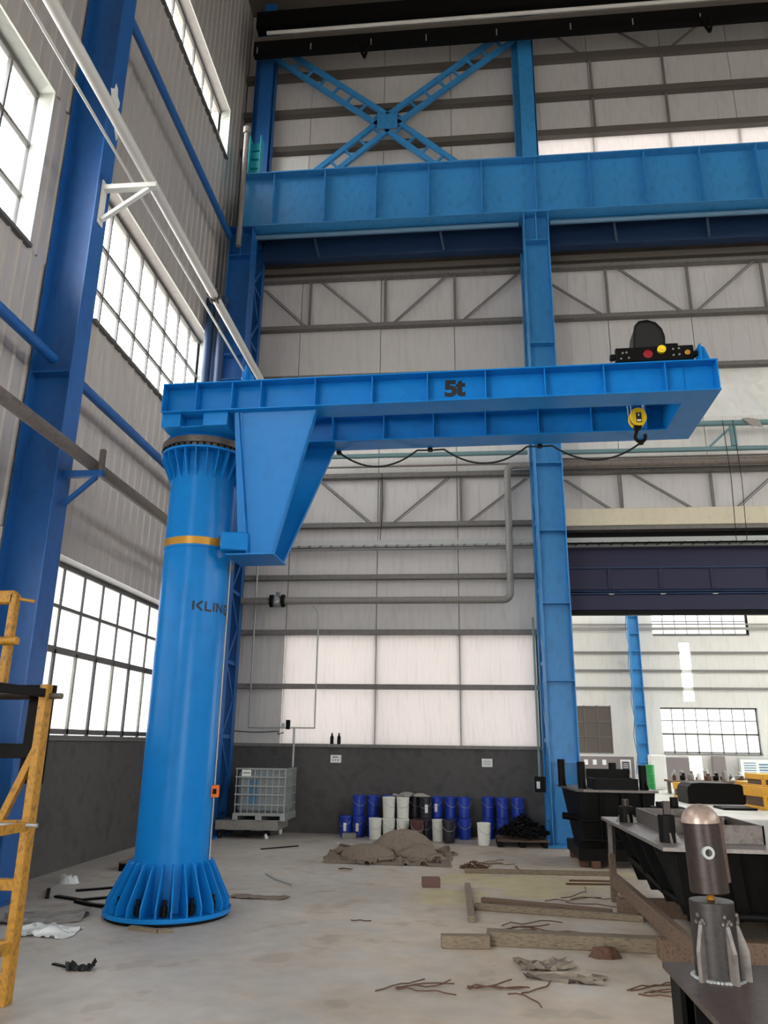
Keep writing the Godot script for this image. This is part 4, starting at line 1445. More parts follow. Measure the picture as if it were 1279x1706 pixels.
		while x < seg[1]:
			piece(ct, "slot_bar", mesh, M.black if seg[0] > 0 else M.girt, Transform3D(Basis.IDENTITY, Vector3(x, 0, 0)))
			x += 0.23
	# slack wires hanging on the wall
	for a in [[-1.63, 7.22, 5.7, "thin wire hanging down the back wall left of the swan-neck pipe"], [5.42, 8.1, 5.5, "thin wire hanging over the doorway, first of two"], [5.62, 8.1, 5.5, "thin wire hanging over the doorway, second of two"]]:
		st = S()
		var wz := -15.44 if a[0] < 0 else -15.14
		tube(st, [Vector3(a[0], a[1], wz), Vector3(a[0] + 0.03, (a[1] + a[2]) / 2, wz + 0.005), Vector3(a[0] - 0.02, a[2], wz)], 0.007, 5)
		single("wire", st, M.black, Vector3(a[0], a[2], wz), a[3], "wire")
	# sockets and notices on the dado
	for a in [[-2.575, -2.365, 1.285, 1.43, "white notice with dark lettering on the grey dado above blue buckets"], [0.36, 0.56, 1.25, 1.40, "white notice with faint lines on the grey dado, nearer the bright column"]]:
		var nt := thing("notice", Vector3((a[0] + a[1]) / 2, a[2], BZ + 0.025), a[4], "notice")
		st = S()
		bx(st, a[0], a[1], a[2], a[3], BZ + 0.021, BZ + 0.032, 0.002)
		part(nt, "board", st, M.paper)
		st = S()
		if a[0] < 0:
			for q in [[0.06, 0.105, 0.02], [0.09, 0.105, 0.018], [0.125, 0.105, 0.02], [0.05, 0.05, 0.016], [0.1, 0.05, 0.016], [0.15, 0.05, 0.016]]:
				bx(st, a[0] + q[0] - q[2] / 2, a[0] + q[0] + q[2] / 2, a[2] + q[1] - 0.014, a[2] + q[1] + 0.014, BZ + 0.032, BZ + 0.034)
		else:
			for q in [0.04, 0.07, 0.10]:
				bx(st, a[0] + 0.03, a[1] - 0.03, a[2] + q, a[2] + q + 0.006, BZ + 0.032, BZ + 0.034)
		part(nt, "print", st, M.inkgrey)
	for a in [-2.56, -2.42]:
		st = S()
		lathe(st, [Vector2(0, 0), Vector2(0.035, 0), Vector2(0.035, 0.13), Vector2(0.015, 0.17), Vector2(0.015, 0.21), Vector2(0, 0.21)], Transform3D(Basis.IDENTITY, Vector3(a, 1.635, BZ + 0.025)), 12)
		single("spray_can", st, M.black, Vector3(a, 1.635, BZ + 0.025), "small dark can on the dado ledge, " + ("first of the pair" if a < -2.5 else "second of the pair"), "can", "cans on the dado ledge")
	# switch box on the bright column
	var sb := thing("switch_box", Vector3(1.35, 0.9, -14.75), "small dark switch box with white face beside the bright column", "switch box")
	st = S()
	bx(st, 1.28, 1.46, 0.86, 1.12, -14.86, -14.7, 0.006)
	part(sb, "case", st, M.black)
	st = S()
	bx(st, 1.30, 1.36, 0.92, 1.04, -14.70, -14.692)
	part(sb, "face_plate", st, M.white)
	st = S()
	tube(st, [Vector3(1.37, 1.12, -14.8), Vector3(1.37, 4.0, -14.8)], 0.02, 8)
	part(sb, "conduit", st, M.greenpipe)

func build_door() -> void:
	var d := thing("door_1", Vector3(5.4, 4.15, -15.55), "navy blue fabric door folded up at the top of the doorway", "door", "", "structure")
	var st := S()
	for a in [[5.12, 5.55, -15.58], [4.66, 5.10, -15.55], [4.24, 4.56, -15.50]]:
		st = S()
		bx(st, 2.12, 8.7, a[0], a[1], a[2] - 0.1, a[2], 0.012)
		part(d, "door_panel", st, M.navy)
	st = S()
	bx(st, 2.12, 8.7, 4.2, 5.6, -15.72, -15.69)
	part(d, "rear_curtain", st, M.navy)
	st = S()
	bx(st, 2.12, 8.7, 5.095, 5.125, -15.62, -15.52, 0.004)
	part(d, "seam_bar", st, M.navysteel)
	for y in [4.575, 4.625]:
		st = S()
		tube(st, [Vector3(2.12, y, -15.48), Vector3(8.7, y, -15.48)], 0.018, 8)
		part(d, "stiffening_rod", st, M.navysteel)
	for x in [3.0, 4.0, 5.0, 6.1, 7.2]:
		st = S()
		bx(st, x - 0.04, x + 0.04, 4.7, 5.1, -15.555, -15.53, 0.004)
		part(d, "lifting_strap", st, M.navy)
		st = S()
		bx(st, x - 0.05, x + 0.05, 4.55, 4.57, -15.48, -15.46)
		part(d, "strap_buckle", st, M.galv)
	st = S()
	bx(st, 2.12, 8.7, 4.15, 4.24, -15.62, -15.47, 0.01)
	part(d, "bottom_bar", st, M.black)

# ------------------------------------------------------------ goods on the floor
func bucket(m: Material, called: String, label: String, cat: String, white_label: bool) -> Node3D:
	var b := own(called, Vector3.ZERO, 0, label, cat)
	var st := S()
	lathe(st, [Vector2(0, 0), Vector2(0.1, 0), Vector2(0.104, 0.01), Vector2(0.114, 0.33), Vector2(0.118, 0.33), Vector2(0.118, 0.34)], Transform3D.IDENTITY, 24)
	part(b, "body", st, m)
	st = S()
	lathe(st, [Vector2(0.116, 0.325), Vector2(0.12, 0.33), Vector2(0.12, 0.352), Vector2(0.114, 0.36), Vector2(0.106, 0.352), Vector2(0, 0.352)], Transform3D.IDENTITY, 24)
	part(b, "lid", st, m)
	st = S()
	var pts := []
	for k in 13:
		var a := PI * k / 12
		pts.append(Vector3(cos(a) * 0.116, 0.28 - sin(a) * 0.10, sin(a) * 0.113))
	tube(st, pts, 0.004, 5)
	part(b, "handle", st, M.galv)
	if white_label:
		st = S()
		for k in 4:
			var a := 0.2 + k * 0.12
			var a2 := a + 0.12
			quad(st, Vector3(sin(a) * 0.1095, 0.1, cos(a) * 0.1095), Vector3(sin(a2) * 0.1095, 0.1, cos(a2) * 0.1095), Vector3(sin(a2) * 0.114, 0.24, cos(a2) * 0.114), Vector3(sin(a) * 0.114, 0.24, cos(a) * 0.114), Vector3(sin(a), 0, cos(a)))
		part(b, "paper_label", st, M.paper)
	return b

func build_buckets() -> void:
	var list := [
		# px centre, z, y, kind, turn, label
		[573, -15.2, 0.0, "bl", -0.5, "blue bucket with white label at the corner-side end of the row"],
		[595, -15.2, 0.0, "bl", -0.6, "blue bucket at the bottom of the first blue stack"],
		[594, -15.2, 0.362, "b", 0.5, "blue bucket on top of the first blue stack"],
		[618, -15.3, 0.0, "b", 0.1, "blue bucket at the bottom of the second blue stack, behind a white one"],
		[618, -15.3, 0.362, "b", 0.9, "blue bucket on top of the second blue stack"],
		[623, -14.85, 0.0, "w", 0.2, "single white bucket in front of the second blue stack"],
		[646, -14.9, 0.0, "w", 0.6, "white bucket at the bottom of the first white stack, behind the tarpaulin"],
		[646, -14.9, 0.362, "w", 0.9, "white bucket on top of the first white stack"],
		[670, -14.9, 0.0, "w", 0.4, "white bucket at the bottom of the second white stack, behind the tarpaulin"],
		[670, -14.9, 0.362, "w", 0.1, "white bucket on top of the second white stack"],
		[647, -15.35, 0.0, "b", 0.1, "blue bucket hidden low behind the white stacks"],
		[647, -15.35, 0.362, "b", 0.1, "blue bucket peeping over the first white stack"],
		[690, -15.25, 0.0, "d", 0.1, "dark bucket at the bottom of the stack under the grey cloth"],
		[690, -15.25, 0.362, "d", 0.7, "dark bucket under the grey cloth"],
		[709, -14.98, 0.0, "d", 0.1, "dark bucket low between the tarpaulin and the labelled blue stack"],
		[709, -14.98, 0.362, "dl", -0.3, "dark bucket with pale labels, upper of its stack"],
		[694, -14.68, 0.0, "r", 0.3, "reddish brown bucket just behind the tarpaulin"],
		[727, -15.25, 0.0, "b", 0.1, "blue bucket below the labelled blue one"],
		[727, -15.25, 0.362, "bl", -0.5, "blue bucket with a large white label, upper of its stack"],
		[752, -15.3, 0.0, "b", 0.1, "blue bucket below, behind the dark paint tin"],
		[751, -15.3, 0.362, "b", 0.4, "blue bucket above the dark paint tin"],
		[774, -15.2, 0.0, "b", 0.1, "blue bucket at the bottom of the last tall blue stack"],
		[774, -15.2, 0.362, "b", 0.3, "blue bucket on top of the last tall blue stack"],
		[730, -14.8, 0.0, "w", 0.4, "white bucket beside the dark paint tin"],
		[747, -14.55, 0.02, "d", 0.2, "dark paint tin standing before the blue stacks"],
		[806, -14.4, 0.0, "w", 0.5, "lone white bucket standing clear of the row"],
		[814, -15.4, 0.362, "b", 0.3, "upper blue bucket nearest the lone white one"],
		[814, -15.4, 0.0, "b", 0.3, "lower blue bucket nearest the lone white one"],
		[838, -15.28, 0.362, "b", 0.7, "upper blue bucket in the middle of the three by the scrap heap"],
		[838, -15.28, 0.0, "b", 0.7, "lower blue bucket in the middle of the three by the scrap heap"],
		[863, -15.3, 0.362, "b", 0.2, "upper blue bucket behind the scrap heap"],
		[863, -15.3, 0.0, "b", 0.2, "lower blue bucket hidden behind the scrap heap"]]
	var kinds := {"b": M.bucketblue, "bl": M.bucketblue, "w": M.bucketwhite, "d": M.bucketdark, "dl": M.bucketdark, "r": M.bucketbrown}
	var proto := {}
	for q in list:
		var k: String = q[3]
		var x: float = (q[0] - 773.0) * 0.0111 * (-q[1]) / 15.45
		var at := Vector3(x, q[2], q[1])
		if not proto.has(k):
			proto[k] = bucket(kinds[k], "bucket", q[5], "bucket", k.ends_with("l"))
			proto[k].set_meta("group", "buckets along the back wall")
			proto[k].position = at
			proto[k].rotation.y = q[4]
		else:
			copy(proto[k], "bucket", at, q[4], q[5])
	# grey cloth over the dark buckets
	drape("cloth", Vector3(-0.95, 0.722, -15.15), 0.75, 0.42, 22, 0.68, 5, [[-0.1, 0.0, 0.16, 0.08, 0.12], [0.15, 0.0, 0.14, 0.06, 0.1]], 45, M.cloth, "grey crumpled cloth lying on the dark buckets", "cloth")
	# small block in front of the first buckets
	var st := S()
	bx(st, -2.2, -1.95, 0.0, 0.09, -15.0, -14.85, 0.006)
	single("block", st, M.greypipe, Vector3(-2.07, 0, -14.92), "small grey block on the floor before the first blue stack", "block")

# a cloth let fall, bunched up, over a few lumps on a flat base
func drape(called: String, at: Vector3, w: float, d: float, n: int, squeeze: float, sd: int, lumps: Array, steps: int, m: Material, label: String, cat: String) -> void:
	var nz := FastNoiseLite.new()
	nz.seed = sd
	nz.frequency = 2.2 / w
	var p := PackedVector3Array()
	var o := PackedVector3Array()
	var sx := w / n
	var sz := d / n
	var k := n + 1
	for j in k:
		for i in k:
			var x := (float(i) / n - 0.5) * w * squeeze
			var z := (float(j) / n - 0.5) * d * squeeze
			x += 0.06 * w * nz.get_noise_2d(z * 1.5 + 20.0, x)
			z += 0.06 * d * nz.get_noise_2d(x * 1.5 - 20.0, z)
			p.append(Vector3(x, 0.16 * w + 0.22 * w * nz.get_noise_2d(x * 1.3, z * 1.3), z))
	o = p.duplicate()
	var links := []
	var rest := PackedFloat32Array()
	for j in k:
		for i in k:
			var q := j * k + i
			if i < n: links.append(Vector2i(q, q + 1)); rest.append(sx)
			if j < n: links.append(Vector2i(q, q + k)); rest.append(sz)
			if i < n and j < n:
				links.append(Vector2i(q, q + k + 1)); rest.append(Vector2(sx, sz).length())
			if i < n - 1: links.append(Vector2i(q, q + 2)); rest.append(sx * -1.75)
			if j < n - 1: links.append(Vector2i(q, q + 2 * k)); rest.append(sz * -1.75)
	var g := Vector3(0, -0.0018 * w, 0)
	for s in steps:
		for q in p.size():
			var v := (p[q] - o[q]) * 0.93
			o[q] = p[q]
			p[q] += v + g
		for pass_ in 3:
			for l in links.size():
				var ab: Vector2i = links[l]
				var e := p[ab.y] - p[ab.x]
				var len := e.length()
				var r := rest[l]
				if r < 0.0:
					r = -r
					if len >= r:
						continue
				var c := e * (0.46 * (len - r) / maxf(len, 1e-5))
				p[ab.x] += c
				p[ab.y] -= c
			for q in p.size():
				var v := p[q]
				for lu in lumps:
					var u := Vector3((v.x - lu[0]) / lu[2], v.y / lu[3], (v.z - lu[1]) / lu[4])
					var ul := u.length_squared()
					if ul < 1.0:
						u /= sqrt(maxf(ul, 1e-4))
						v = Vector3(lu[0] + u.x * lu[2], u.y * lu[3], lu[1] + u.z * lu[4])
				if v.y < 0.006:
					v.y = 0.006
					v.x = lerpf(v.x, o[q].x, 0.5)
					v.z = lerpf(v.z, o[q].z, 0.5)
				p[q] = v
	var st := S()
	var nor := PackedVector3Array()
	for j in k:
		for i in k:
			var a := p[j * k + mini(i + 1, n)] - p[j * k + maxi(i - 1, 0)]
			var b := p[mini(j + 1, n) * k + i] - p[maxi(j - 1, 0) * k + i]
			nor.append(b.cross(a).normalized())
	for j in n:
		for i in n:
			var q := j * k + i
			quads(st, at + p[q], at + p[q + 1], at + p[q + k + 1], at + p[q + k], nor[q], nor[q + 1], nor[q + k + 1], nor[q + k])
	single(called, st, m, at, label, cat)

# a soft crumpled heap on a flat base
func heap(called: String, at: Vector3, rx: float, rz: float, h: float, sd: int, m: Material, label: String, cat: String, n := 70, fold := 0.09, lobes := []) -> void:
	var nz := FastNoiseLite.new()
	nz.seed = sd
	nz.noise_type = FastNoiseLite.TYPE_SIMPLEX_SMOOTH
	nz.fractal_type = FastNoiseLite.FRACTAL_NONE
	nz.frequency = 1.15 / maxf(rx, rz)
	var n2 := FastNoiseLite.new()
	n2.seed = sd + 7
	n2.frequency = 0.6 / maxf(rx, rz)
	if lobes.is_empty():
		lobes = [[0.0, 0.0, 1.0, 1.0, 1.0]]
	var hgt := func(u: float, v: float) -> float:
		var e := 0.0
		for l in lobes:
			var d := Vector2((u - l[0]) / l[2], (v - l[1]) / l[3]).length() + n2.get_noise_2d(u * rx, v * rz) * 0.35
			e = maxf(e, l[4] * sqrt(maxf(0.0, 1.0 - d * d)))
		if e <= 0.0:
			return 0.0
		var wu := u * rx + n2.get_noise_2d(v * rz * 2.0, u * rx) * 0.25 * rx
		var wv := v * rz + n2.get_noise_2d(u * rx * 2.0 + 5.0, v * rz) * 0.25 * rz
		var r1 := nz.get_noise_2d(wu * 0.45 + wv * 0.3 + 3.1, wv * 1.5 - wu * 0.6)
		var r2 := nz.get_noise_2d(wu * 0.9 - wv * 0.5 + 8.0, wv * 2.6 + wu * 1.3)
		var r3 := absf(nz.get_noise_2d(wu * 3.0 + wv * 1.5, wv * 3.5 - wu))
		# rounded folds: smooth on top, creased between
		r1 = 1.0 - pow(1.0 - minf(1.0, absf(r1) * 1.5), 2.0)
		r2 = 1.0 - pow(1.0 - minf(1.0, absf(r2) * 1.5), 2.0)
		return maxf(0.012, h * e * 0.62 + (fold * 1.2 * r1 + fold * 0.6 * r2 + fold * 0.12 * r3) * minf(1.0, e * 1.6))
	var grid := []
	for j in n + 1:
		var row := []
		for i in n + 1:
			var u := 2.4 * i / n - 1.2
			var v := 2.4 * j / n - 1.2
			row.append(Vector3(u * rx, hgt.call(u, v), v * rz))
		grid.append(row)
	var nor := func(i: int, j: int) -> Vector3:
		var a: Vector3 = grid[j][mini(i + 1, n)] - grid[j][maxi(i - 1, 0)]
		var b: Vector3 = grid[mini(j + 1, n)][i] - grid[maxi(j - 1, 0)][i]
		return b.cross(a).normalized()
	var st := S()
	for j in n:
		for i in n:
			var a: Vector3 = grid[j][i]; var b: Vector3 = grid[j][i + 1]; var c: Vector3 = grid[j + 1][i + 1]; var d: Vector3 = grid[j + 1][i]
			if a.y + b.y + c.y + d.y <= 0.001:
				continue
			quads(st, at + a, at + b, at + c, at + d, nor.call(i, j), nor.call(i + 1, j), nor.call(i + 1, j + 1), nor.call(i, j + 1))
	single(called, st, m, at, label, cat)

func build_ibc() -> void:
	# steel cart below
	var ct := thing("platform_cart", Vector3(-3.95, 0, -14.75), "low dirty white platform cart under the caged tank", "cart")
	var st := S()
	bx(st, -4.45, -3.3, 0.14, 0.30, -15.3, -14.42, 0.012)
	part(ct, "deck", st, M.greypipe)
	st = S()
	for x in [-4.3, -3.85, -3.5]:
		bx(st, x - 0.06, x + 0.06, 0.06, 0.15, -14.52, -14.40, 0.01)
	part(ct, "bracket", st, M.blackpaint)
	for a in [[-4.35, -14.45], [-3.5, -14.45], [-4.35, -15.2], [-3.42, -15.2]]:
		st = S()
		lathe(st, [Vector2(0, -0.02), Vector2(0.05, -0.025), Vector2(0.06, -0.01), Vector2(0.06, 0.01), Vector2(0.05, 0.025), Vector2(0, 0.02)], Transform3D(Basis(Vector3.FORWARD, PI / 2), Vector3(a[0], 0.062, a[1])), 18)
		part(ct, "caster", st, M.rubber if a[0] < -4 else M.white)
	var b := thing("caged_tank", Vector3(-3.66, 0.3, -14.9), "grey bulk liquid tank in a wire cage, faded blue stain", "tank")
	st = S()
	bx(st, -4.09, -3.23, 0.42, 1.15, -15.32, -14.47, 0.06)
	part(b, "tank_body", st, M.tank)
	st = S()
	bx(st, -3.86, -3.72, 0.55, 1.0, -14.47, -14.464)
	part(b, "blue_stain", st, M.tankblue)
	var hv := S()
	bx(hv, -4.13, -3.19, -0.013, 0.013, -14.45, -14.435, 0.003)
	var hm := hv.commit()
	var hs := S()
	bx(hs, -3.205, -3.19, -0.013, 0.013, -15.36, -14.45, 0.003)
	var hsm := hs.commit()
	for y in [0.42, 0.57, 0.74, 0.885, 1.04, 1.185]:
		piece(b, "cage_rail", hm, M.galv, Transform3D(Basis.IDENTITY, Vector3(0, y, 0)))
		piece(b, "cage_rail", hsm, M.galv, Transform3D(Basis.IDENTITY, Vector3(0, y, 0)))
	var vm := S()
	bx(vm, -0.009, 0.009, 0.40, 1.185, -14.462, -14.45, 0.003)
	var vmesh := vm.commit()
	for k in 9:
		piece(b, "cage_bar", vmesh, M.galv, Transform3D(Basis.IDENTITY, Vector3(-4.11 + k * 0.1125, 0, 0)))
	var vs := S()
	bx(vs, -3.2, -3.19, 0.40, 1.185, -0.009, 0.009, 0.003)
	var vsm := vs.commit()
	for k in 8:
		piece(b, "cage_bar", vsm, M.galv, Transform3D(Basis.IDENTITY, Vector3(0, 0, -14.47 - k * 0.12)))
	st = S()
	bx(st, -4.14, -3.18, 0.385, 0.415, -15.38, -14.42, 0.004)
	for x in [[-4.14, -4.05], [-3.72, -3.60], [-3.27, -3.18]]:
		bx(st, x[0], x[1], 0.30, 0.39, -15.38, -14.42, 0.004)
	bx(st, -4.14, -3.18, 0.30, 0.315, -14.5, -14.42)
	part(b, "pallet_base", st, M.galv)
	st = S()
	bx(st, -4.01, -3.84, 1.055, 1.165, -14.434, -14.428, 0.001)
	part(b, "sign_plate", st, M.paper)
	st = S()
	for k in 5:
		bx(st, -3.985 + k * 0.026, -3.968 + k * 0.026, 1.10, 1.125, -14.428, -14.427)
	part(b, "sign_print", st, M.inkgrey)

func build_scrap() -> void:
	# pallet with a heap of short steel rods and rings
	var p := thing("pallet", Vector3(1.0, 0, -14.55), "low dark pallet under the heap of scrap steel", "pallet")
	var st := S()
	for k in 7:
		st = S()
		bx(st, 0.56, 1.42, 0.09, 0.11, -14.98 + k * 0.125, -14.89 + k * 0.125, 0.004)
		part(p, "slat", st, M.woodrust)
	for x in [0.6, 0.98, 1.36]:
		st = S()
		bx(st, x - 0.04, x + 0.04, 0.0, 0.09, -14.98, -14.16, 0.004)
		part(p, "bearer", st, M.blackpaint)
	rng.seed = 5
	st = S()
	for k in 420:
		var r := sqrt(rng.randf())
		var a := rng.randf() * TAU
		var x := cos(a) * r * 0.42
		var z := sin(a) * r * 0.36
		var y := 0.155 + (1.0 - r) * 0.34 * rng.randf_range(0.5, 1.0) + rng.randf() * 0.06
		var d := Vector3(rng.randf_range(-1, 1), rng.randf_range(-0.35, 0.35), rng.randf_range(-1, 1)).normalized() * 0.05
		var c := Vector3(1.02 + x, y, -14.57 + z)
		if k % 3 == 0:
			tube(st, [c - d, c + d], 0.022, 7)
		else:
			tube(st, [c - d * 1.2, c + d * 1.2], 0.012, 6)
	single("scrap_steel", st, M.blackpaint, Vector3(1.02, 0.11, -14.57), "heap of short dark steel rods on the low pallet", "scrap", "", "stuff")
	st = S()
	for k in 130:
		var r := sqrt(rng.randf())
		var a := rng.randf() * TAU
		var c := Vector3(0.13 + cos(a) * r * 0.2, 0.012 + (1 - r) * 0.1 * rng.randf(), -11.75 + sin(a) * r * 0.13)
		var d := Vector3(rng.randf_range(-1, 1), rng.randf_range(-0.4, 0.4), rng.randf_range(-1, 1)).normalized() * 0.025
		bar(st, c - d, c + d, 0.018, 0.012)
	single("rusty_swarf", st, M.rust, Vector3(0.13, 0, -11.75), "small heap of rusty metal scraps on the floor", "scrap", "", "stuff")

func timber(x0: float, z0: float, x1: float, z1: float, w: float, h: float, y: float, label: String, m: Material) -> void:
	var st := S()
	bar(st, Vector3(x0, y + h / 2, z0), Vector3(x1, y + h / 2, z1), w, h, Vector3.UP, 0.006)
	single("timber", st, m, Vector3((x0 + x1) / 2, y, (z0 + z1) / 2), label, "timber", "timbers on the floor")

func build_timber() -> void:
	timber(-0.21, -7.32, 0.20, -7.36, 0.10, 0.10, 0.0, "short thick timber end in front of the longest plank", M.wood)
	timber(0.18, -7.50, 1.95, -7.43, 0.16, 0.11, 0.0, "long weathered plank nearest the camera", M.wood)
	timber(0.03, -10.2, 0.06, -8.3, 0.07, 0.06, 0.0, "pale timber pointing from the wall towards the camera", M.woodz)
	timber(0.10, -8.95, 1.75, -8.62, 0.08, 0.06, 0.0, "thin timber lying slantwise, the nearer of a pair", M.wood)
	timber(0.18, -9.35, 1.5, -8.92, 0.07, 0.05, 0.0, "thin dark timber lying slantwise, the farther of a pair", M.woodrust)
	timber(0.0, -11.36, 2.0, -11.45, 0.10, 0.05, 0.0, "flat plank edging the yellow overspray at its far side", M.wood)
	timber(0.72, -12.0, 0.75, -11.5, 0.04, 0.02, 0.0, "small stick behind the far flat plank", M.woodz)
	timber(1.32, -10.9, 1.95, -10.95, 0.03, 0.02, 0.0, "rusty flat bar beside the far flat plank, upper of two", M.rust)
	timber(1.25, -10.65, 1.95, -10.72, 0.03, 0.02, 0.0, "rusty flat bar beside the far flat plank, lower of two", M.rust)
	var st := S()
	box(st, Vector3(-0.41, 0.055, -10.2), Vector3(0.22, 0.11, 0.11), Basis(Vector3.UP, 0.12), 0.008)
	single("brick", st, M.brick, Vector3(-0.41, 0, -10.2), "single reddish brick lying on the open floor", "brick")

# a fabricated black steel mould frame
func build_frames() -> void:
	var st := S()
	# far frame
	var f := thing("machine_bed", Vector3(2.2, 0, -12.7), "black welded steel frame at the foot of the bright column", "machine bed", "welded machine beds")
	st = S()
	bx(st, 1.62, 2.72, 0.1, 0.26, -13.4, -12.05, 0.006)
	part(f, "skid", st, M.blackpaint)
	for q in [[1.70, -12.2], [1.85, -12.08], [2.6, -12.2], [1.7, -13.2]]:
		st = S()
		bx(st, q[0] - 0.06, q[0] + 0.06, 0.0, 0.1, q[1] - 0.06, q[1] + 0.06, 0.005)
		part(f, "block", st, M.rust)
	st = S()
	var b0 := [Vector3(1.72, 0.26, -12.12), Vector3(2.66, 0.26, -12.12), Vector3(2.66, 0.26, -13.3), Vector3(1.72, 0.26, -13.3)]
	var t0 := [Vector3(1.66, 1.02, -12.05), Vector3(2.74, 1.02, -12.05), Vector3(2.74, 1.02, -13.4), Vector3(1.58, 1.02, -13.4)]
	var cc := Vector3(2.4, 0.6, -12.7)
	for k in 4:
		face(st, b0[k], b0[(k + 1) % 4], t0[(k + 1) % 4], t0[k], cc)
	part(f, "body", st, M.blackpaint)
	st = S()
	prism(st, [Vector2(1.52, 13.5), Vector2(1.62, 12.05), Vector2(1.72, 11.95), Vector2(2.74, 11.95), Vector2(2.78, 12.0), Vector2(2.78, 13.5)], Transform3D(Basis(Vector3.RIGHT, Vector3(0, 0, -1), Vector3.UP), Vector3(0, 1.035, 0)), 0.03)
	part(f, "top_plate", st, M.rawsteel)
	for q in [[1.56, -13.1, 0.42], [1.76, -12.35, 0.40], [2.32, -12.9, 0.38], [2.64, -12.3, 0.36]]:
		st = S()
		cyl(st, Vector3(q[0], 1.05, q[1]), 0.06, q[2] - 0.02, 16, 0.004)
		part(f, "post", st, M.blackpaint)
		st = S()
		prism(st, [Vector2(0.05, 0), Vector2(0.13, 0), Vector2(0.06, 0.14)], Transform3D(Basis(Vector3.UP, -1.2), Vector3(q[0], 1.05, q[1])), 0.015)
		part(f, "gusset", st, M.blackpaint)
	st = S()
	bx(st, 1.9, 2.55, 1.05, 1.2, -12.25, -12.2, 0.003)
	bx(st, 1.9, 1.94, 1.05, 1.2, -12.8, -12.2, 0.003)
	bx(st, 2.5, 2.55, 1.05, 1.2, -12.8, -12.2, 0.003)
	bx(st, 1.9, 2.55, 1.05, 1.32, -12.85, -12.8, 0.003)
	part(f, "box_rim", st, M.blackpaint)
	for q in [[1.66, 0.62], [1.69, 0.36]]:
		st = S()
		bx(st, q[0] - 0.03, 2.7, q[1], q[1] + 0.03, -12.10, -12.02, 0.003)
		part(f, "stiffener", st, M.blackpaint)
	st = S()
	tube(st, [Vector3(1.48, 0.65, -12.6), Vector3(1.72, 0.62, -12.6)], 0.05, 12)
	part(f, "stub_pipe", st, M.blackpaint)
	for x in [1.95, 2.25, 2.55]:
		st = S()
		prism(st, [Vector2(0, 0.26), Vector2(0.13, 0.30), Vector2(0.2, 1.0), Vector2(0.0, 1.0)], Transform3D(Basis(Vector3.UP, -PI / 2), Vector3(x, 0, -12.14)), 0.02)
		part(f, "rib", st, M.blackpaint)
	var fn := thing("framed_notice", Vector3(2.52, 1.2, -12.82), "small white framed notice standing on the black frame by the column", "notice")
	st = S()
	bx(st, 2.44, 2.60, 1.05, 1.46, -12.885, -12.87, 0.004)
	part(fn, "frame", st, M.white)
	st = S()
	bx(st, 2.465, 2.575, 1.255, 1.43, -12.87, -12.866)
	part(fn, "sheet", st, M.inkgrey)
	st = S()
	for k in 5:
		bx(st, 2.48, 2.56, 1.28 + k * 0.028, 1.29 + k * 0.028, -12.866, -12.864)
	part(fn, "print", st, M.paper)

	# middle frame
	f = thing("machine_bed", Vector3(2.3, 0, -8.3), "long black steel frame on rusty timbers, with grey top plate", "machine bed", "welded machine beds")
	st = S()
	prism(st, [Vector2(1.58, 9.72), Vector2(1.6, 6.92), Vector2(3.9, 6.85), Vector2(3.9, 9.72)], Transform3D(Basis(Vector3.RIGHT, Vector3(0, 0, -1), Vector3.UP), Vector3(0, 0.86, 0)), 0.03)
	part(f, "top_plate", st, M.platesteel)
	st = S()
	b0 = [Vector3(2.0, 0.28, -7.3), Vector3(3.8, 0.28, -7.3), Vector3(3.8, 0.28, -9.5), Vector3(2.0, 0.28, -9.5)]
	t0 = [Vector3(1.9, 0.845, -7.08), Vector3(3.85, 0.845, -7.08), Vector3(3.85, 0.845, -9.6), Vector3(1.9, 0.845, -9.6)]
	cc = Vector3(2.8, 0.6, -8.3)
	for k in 4:
		face(st, b0[k], b0[(k + 1) % 4], t0[(k + 1) % 4], t0[k], cc)
	part(f, "body", st, M.blackpaint)
	for z in [-9.3, -8.7, -8.1, -7.5]:
		st = S()
		prism(st, [Vector2(1.64, 0.845), Vector2(1.95, 0.845), Vector2(2.03, 0.28), Vector2(1.86, 0.28), Vector2(1.74, 0.6)], Transform3D(Basis.IDENTITY, Vector3(0, 0, z)), 0.025)
		part(f, "rib", st, M.blackpaint)
	for x in [1.75, 2.15, 2.55, 2.95]:
		st = S()
		bar(st, Vector3(x, 0.84, -6.98), Vector3(x + 0.12, 0.30, -7.22), 0.1, 0.02, Vector3.BACK)
		part(f, "rib", st, M.blackpaint)
	st = S()
	bx(st, 1.62, 1.70, 0.50, 0.845, -9.66, -9.60, 0.004)
	bx(st, 1.62, 1.66, 0.50, 0.845, -9.66, -9.52, 0.004)
	part(f, "corner_angle", st, M.platesteel)
	st = S()
	bx(st, 1.62, 1.69, 0.0, 0.50, -9.66, -9.58, 0.004)
	part(f, "corner_leg", st, M.woodrust)
	st = S()
	bx(st, 1.62, 1.70, 0.16, 0.30, -9.55, -6.35, 0.008)
	var ws := part(f, "side_beam", st, M.woodrust)
	ws.set_meta("label", "rusty brown beam along the base")
	st = S()
	tube(st, [Vector3(1.8, 0.5, -9.4), Vector3(1.86, 0.36, -8.2), Vector3(1.9, 0.34, -7.15), Vector3(3.8, 0.34, -7.12)], 0.03, 10)
	part(f, "pipe", st, M.blackpaint)
	for q in [[1.66, -8.9], [1.66, -7.2]]:
		st = S()
		bx(st, q[0] - 0.1, 3.6, 0.0, 0.16, q[1] - 0.08, q[1] + 0.08, 0.006)
		part(f, "bearer", st, M.woodrust)
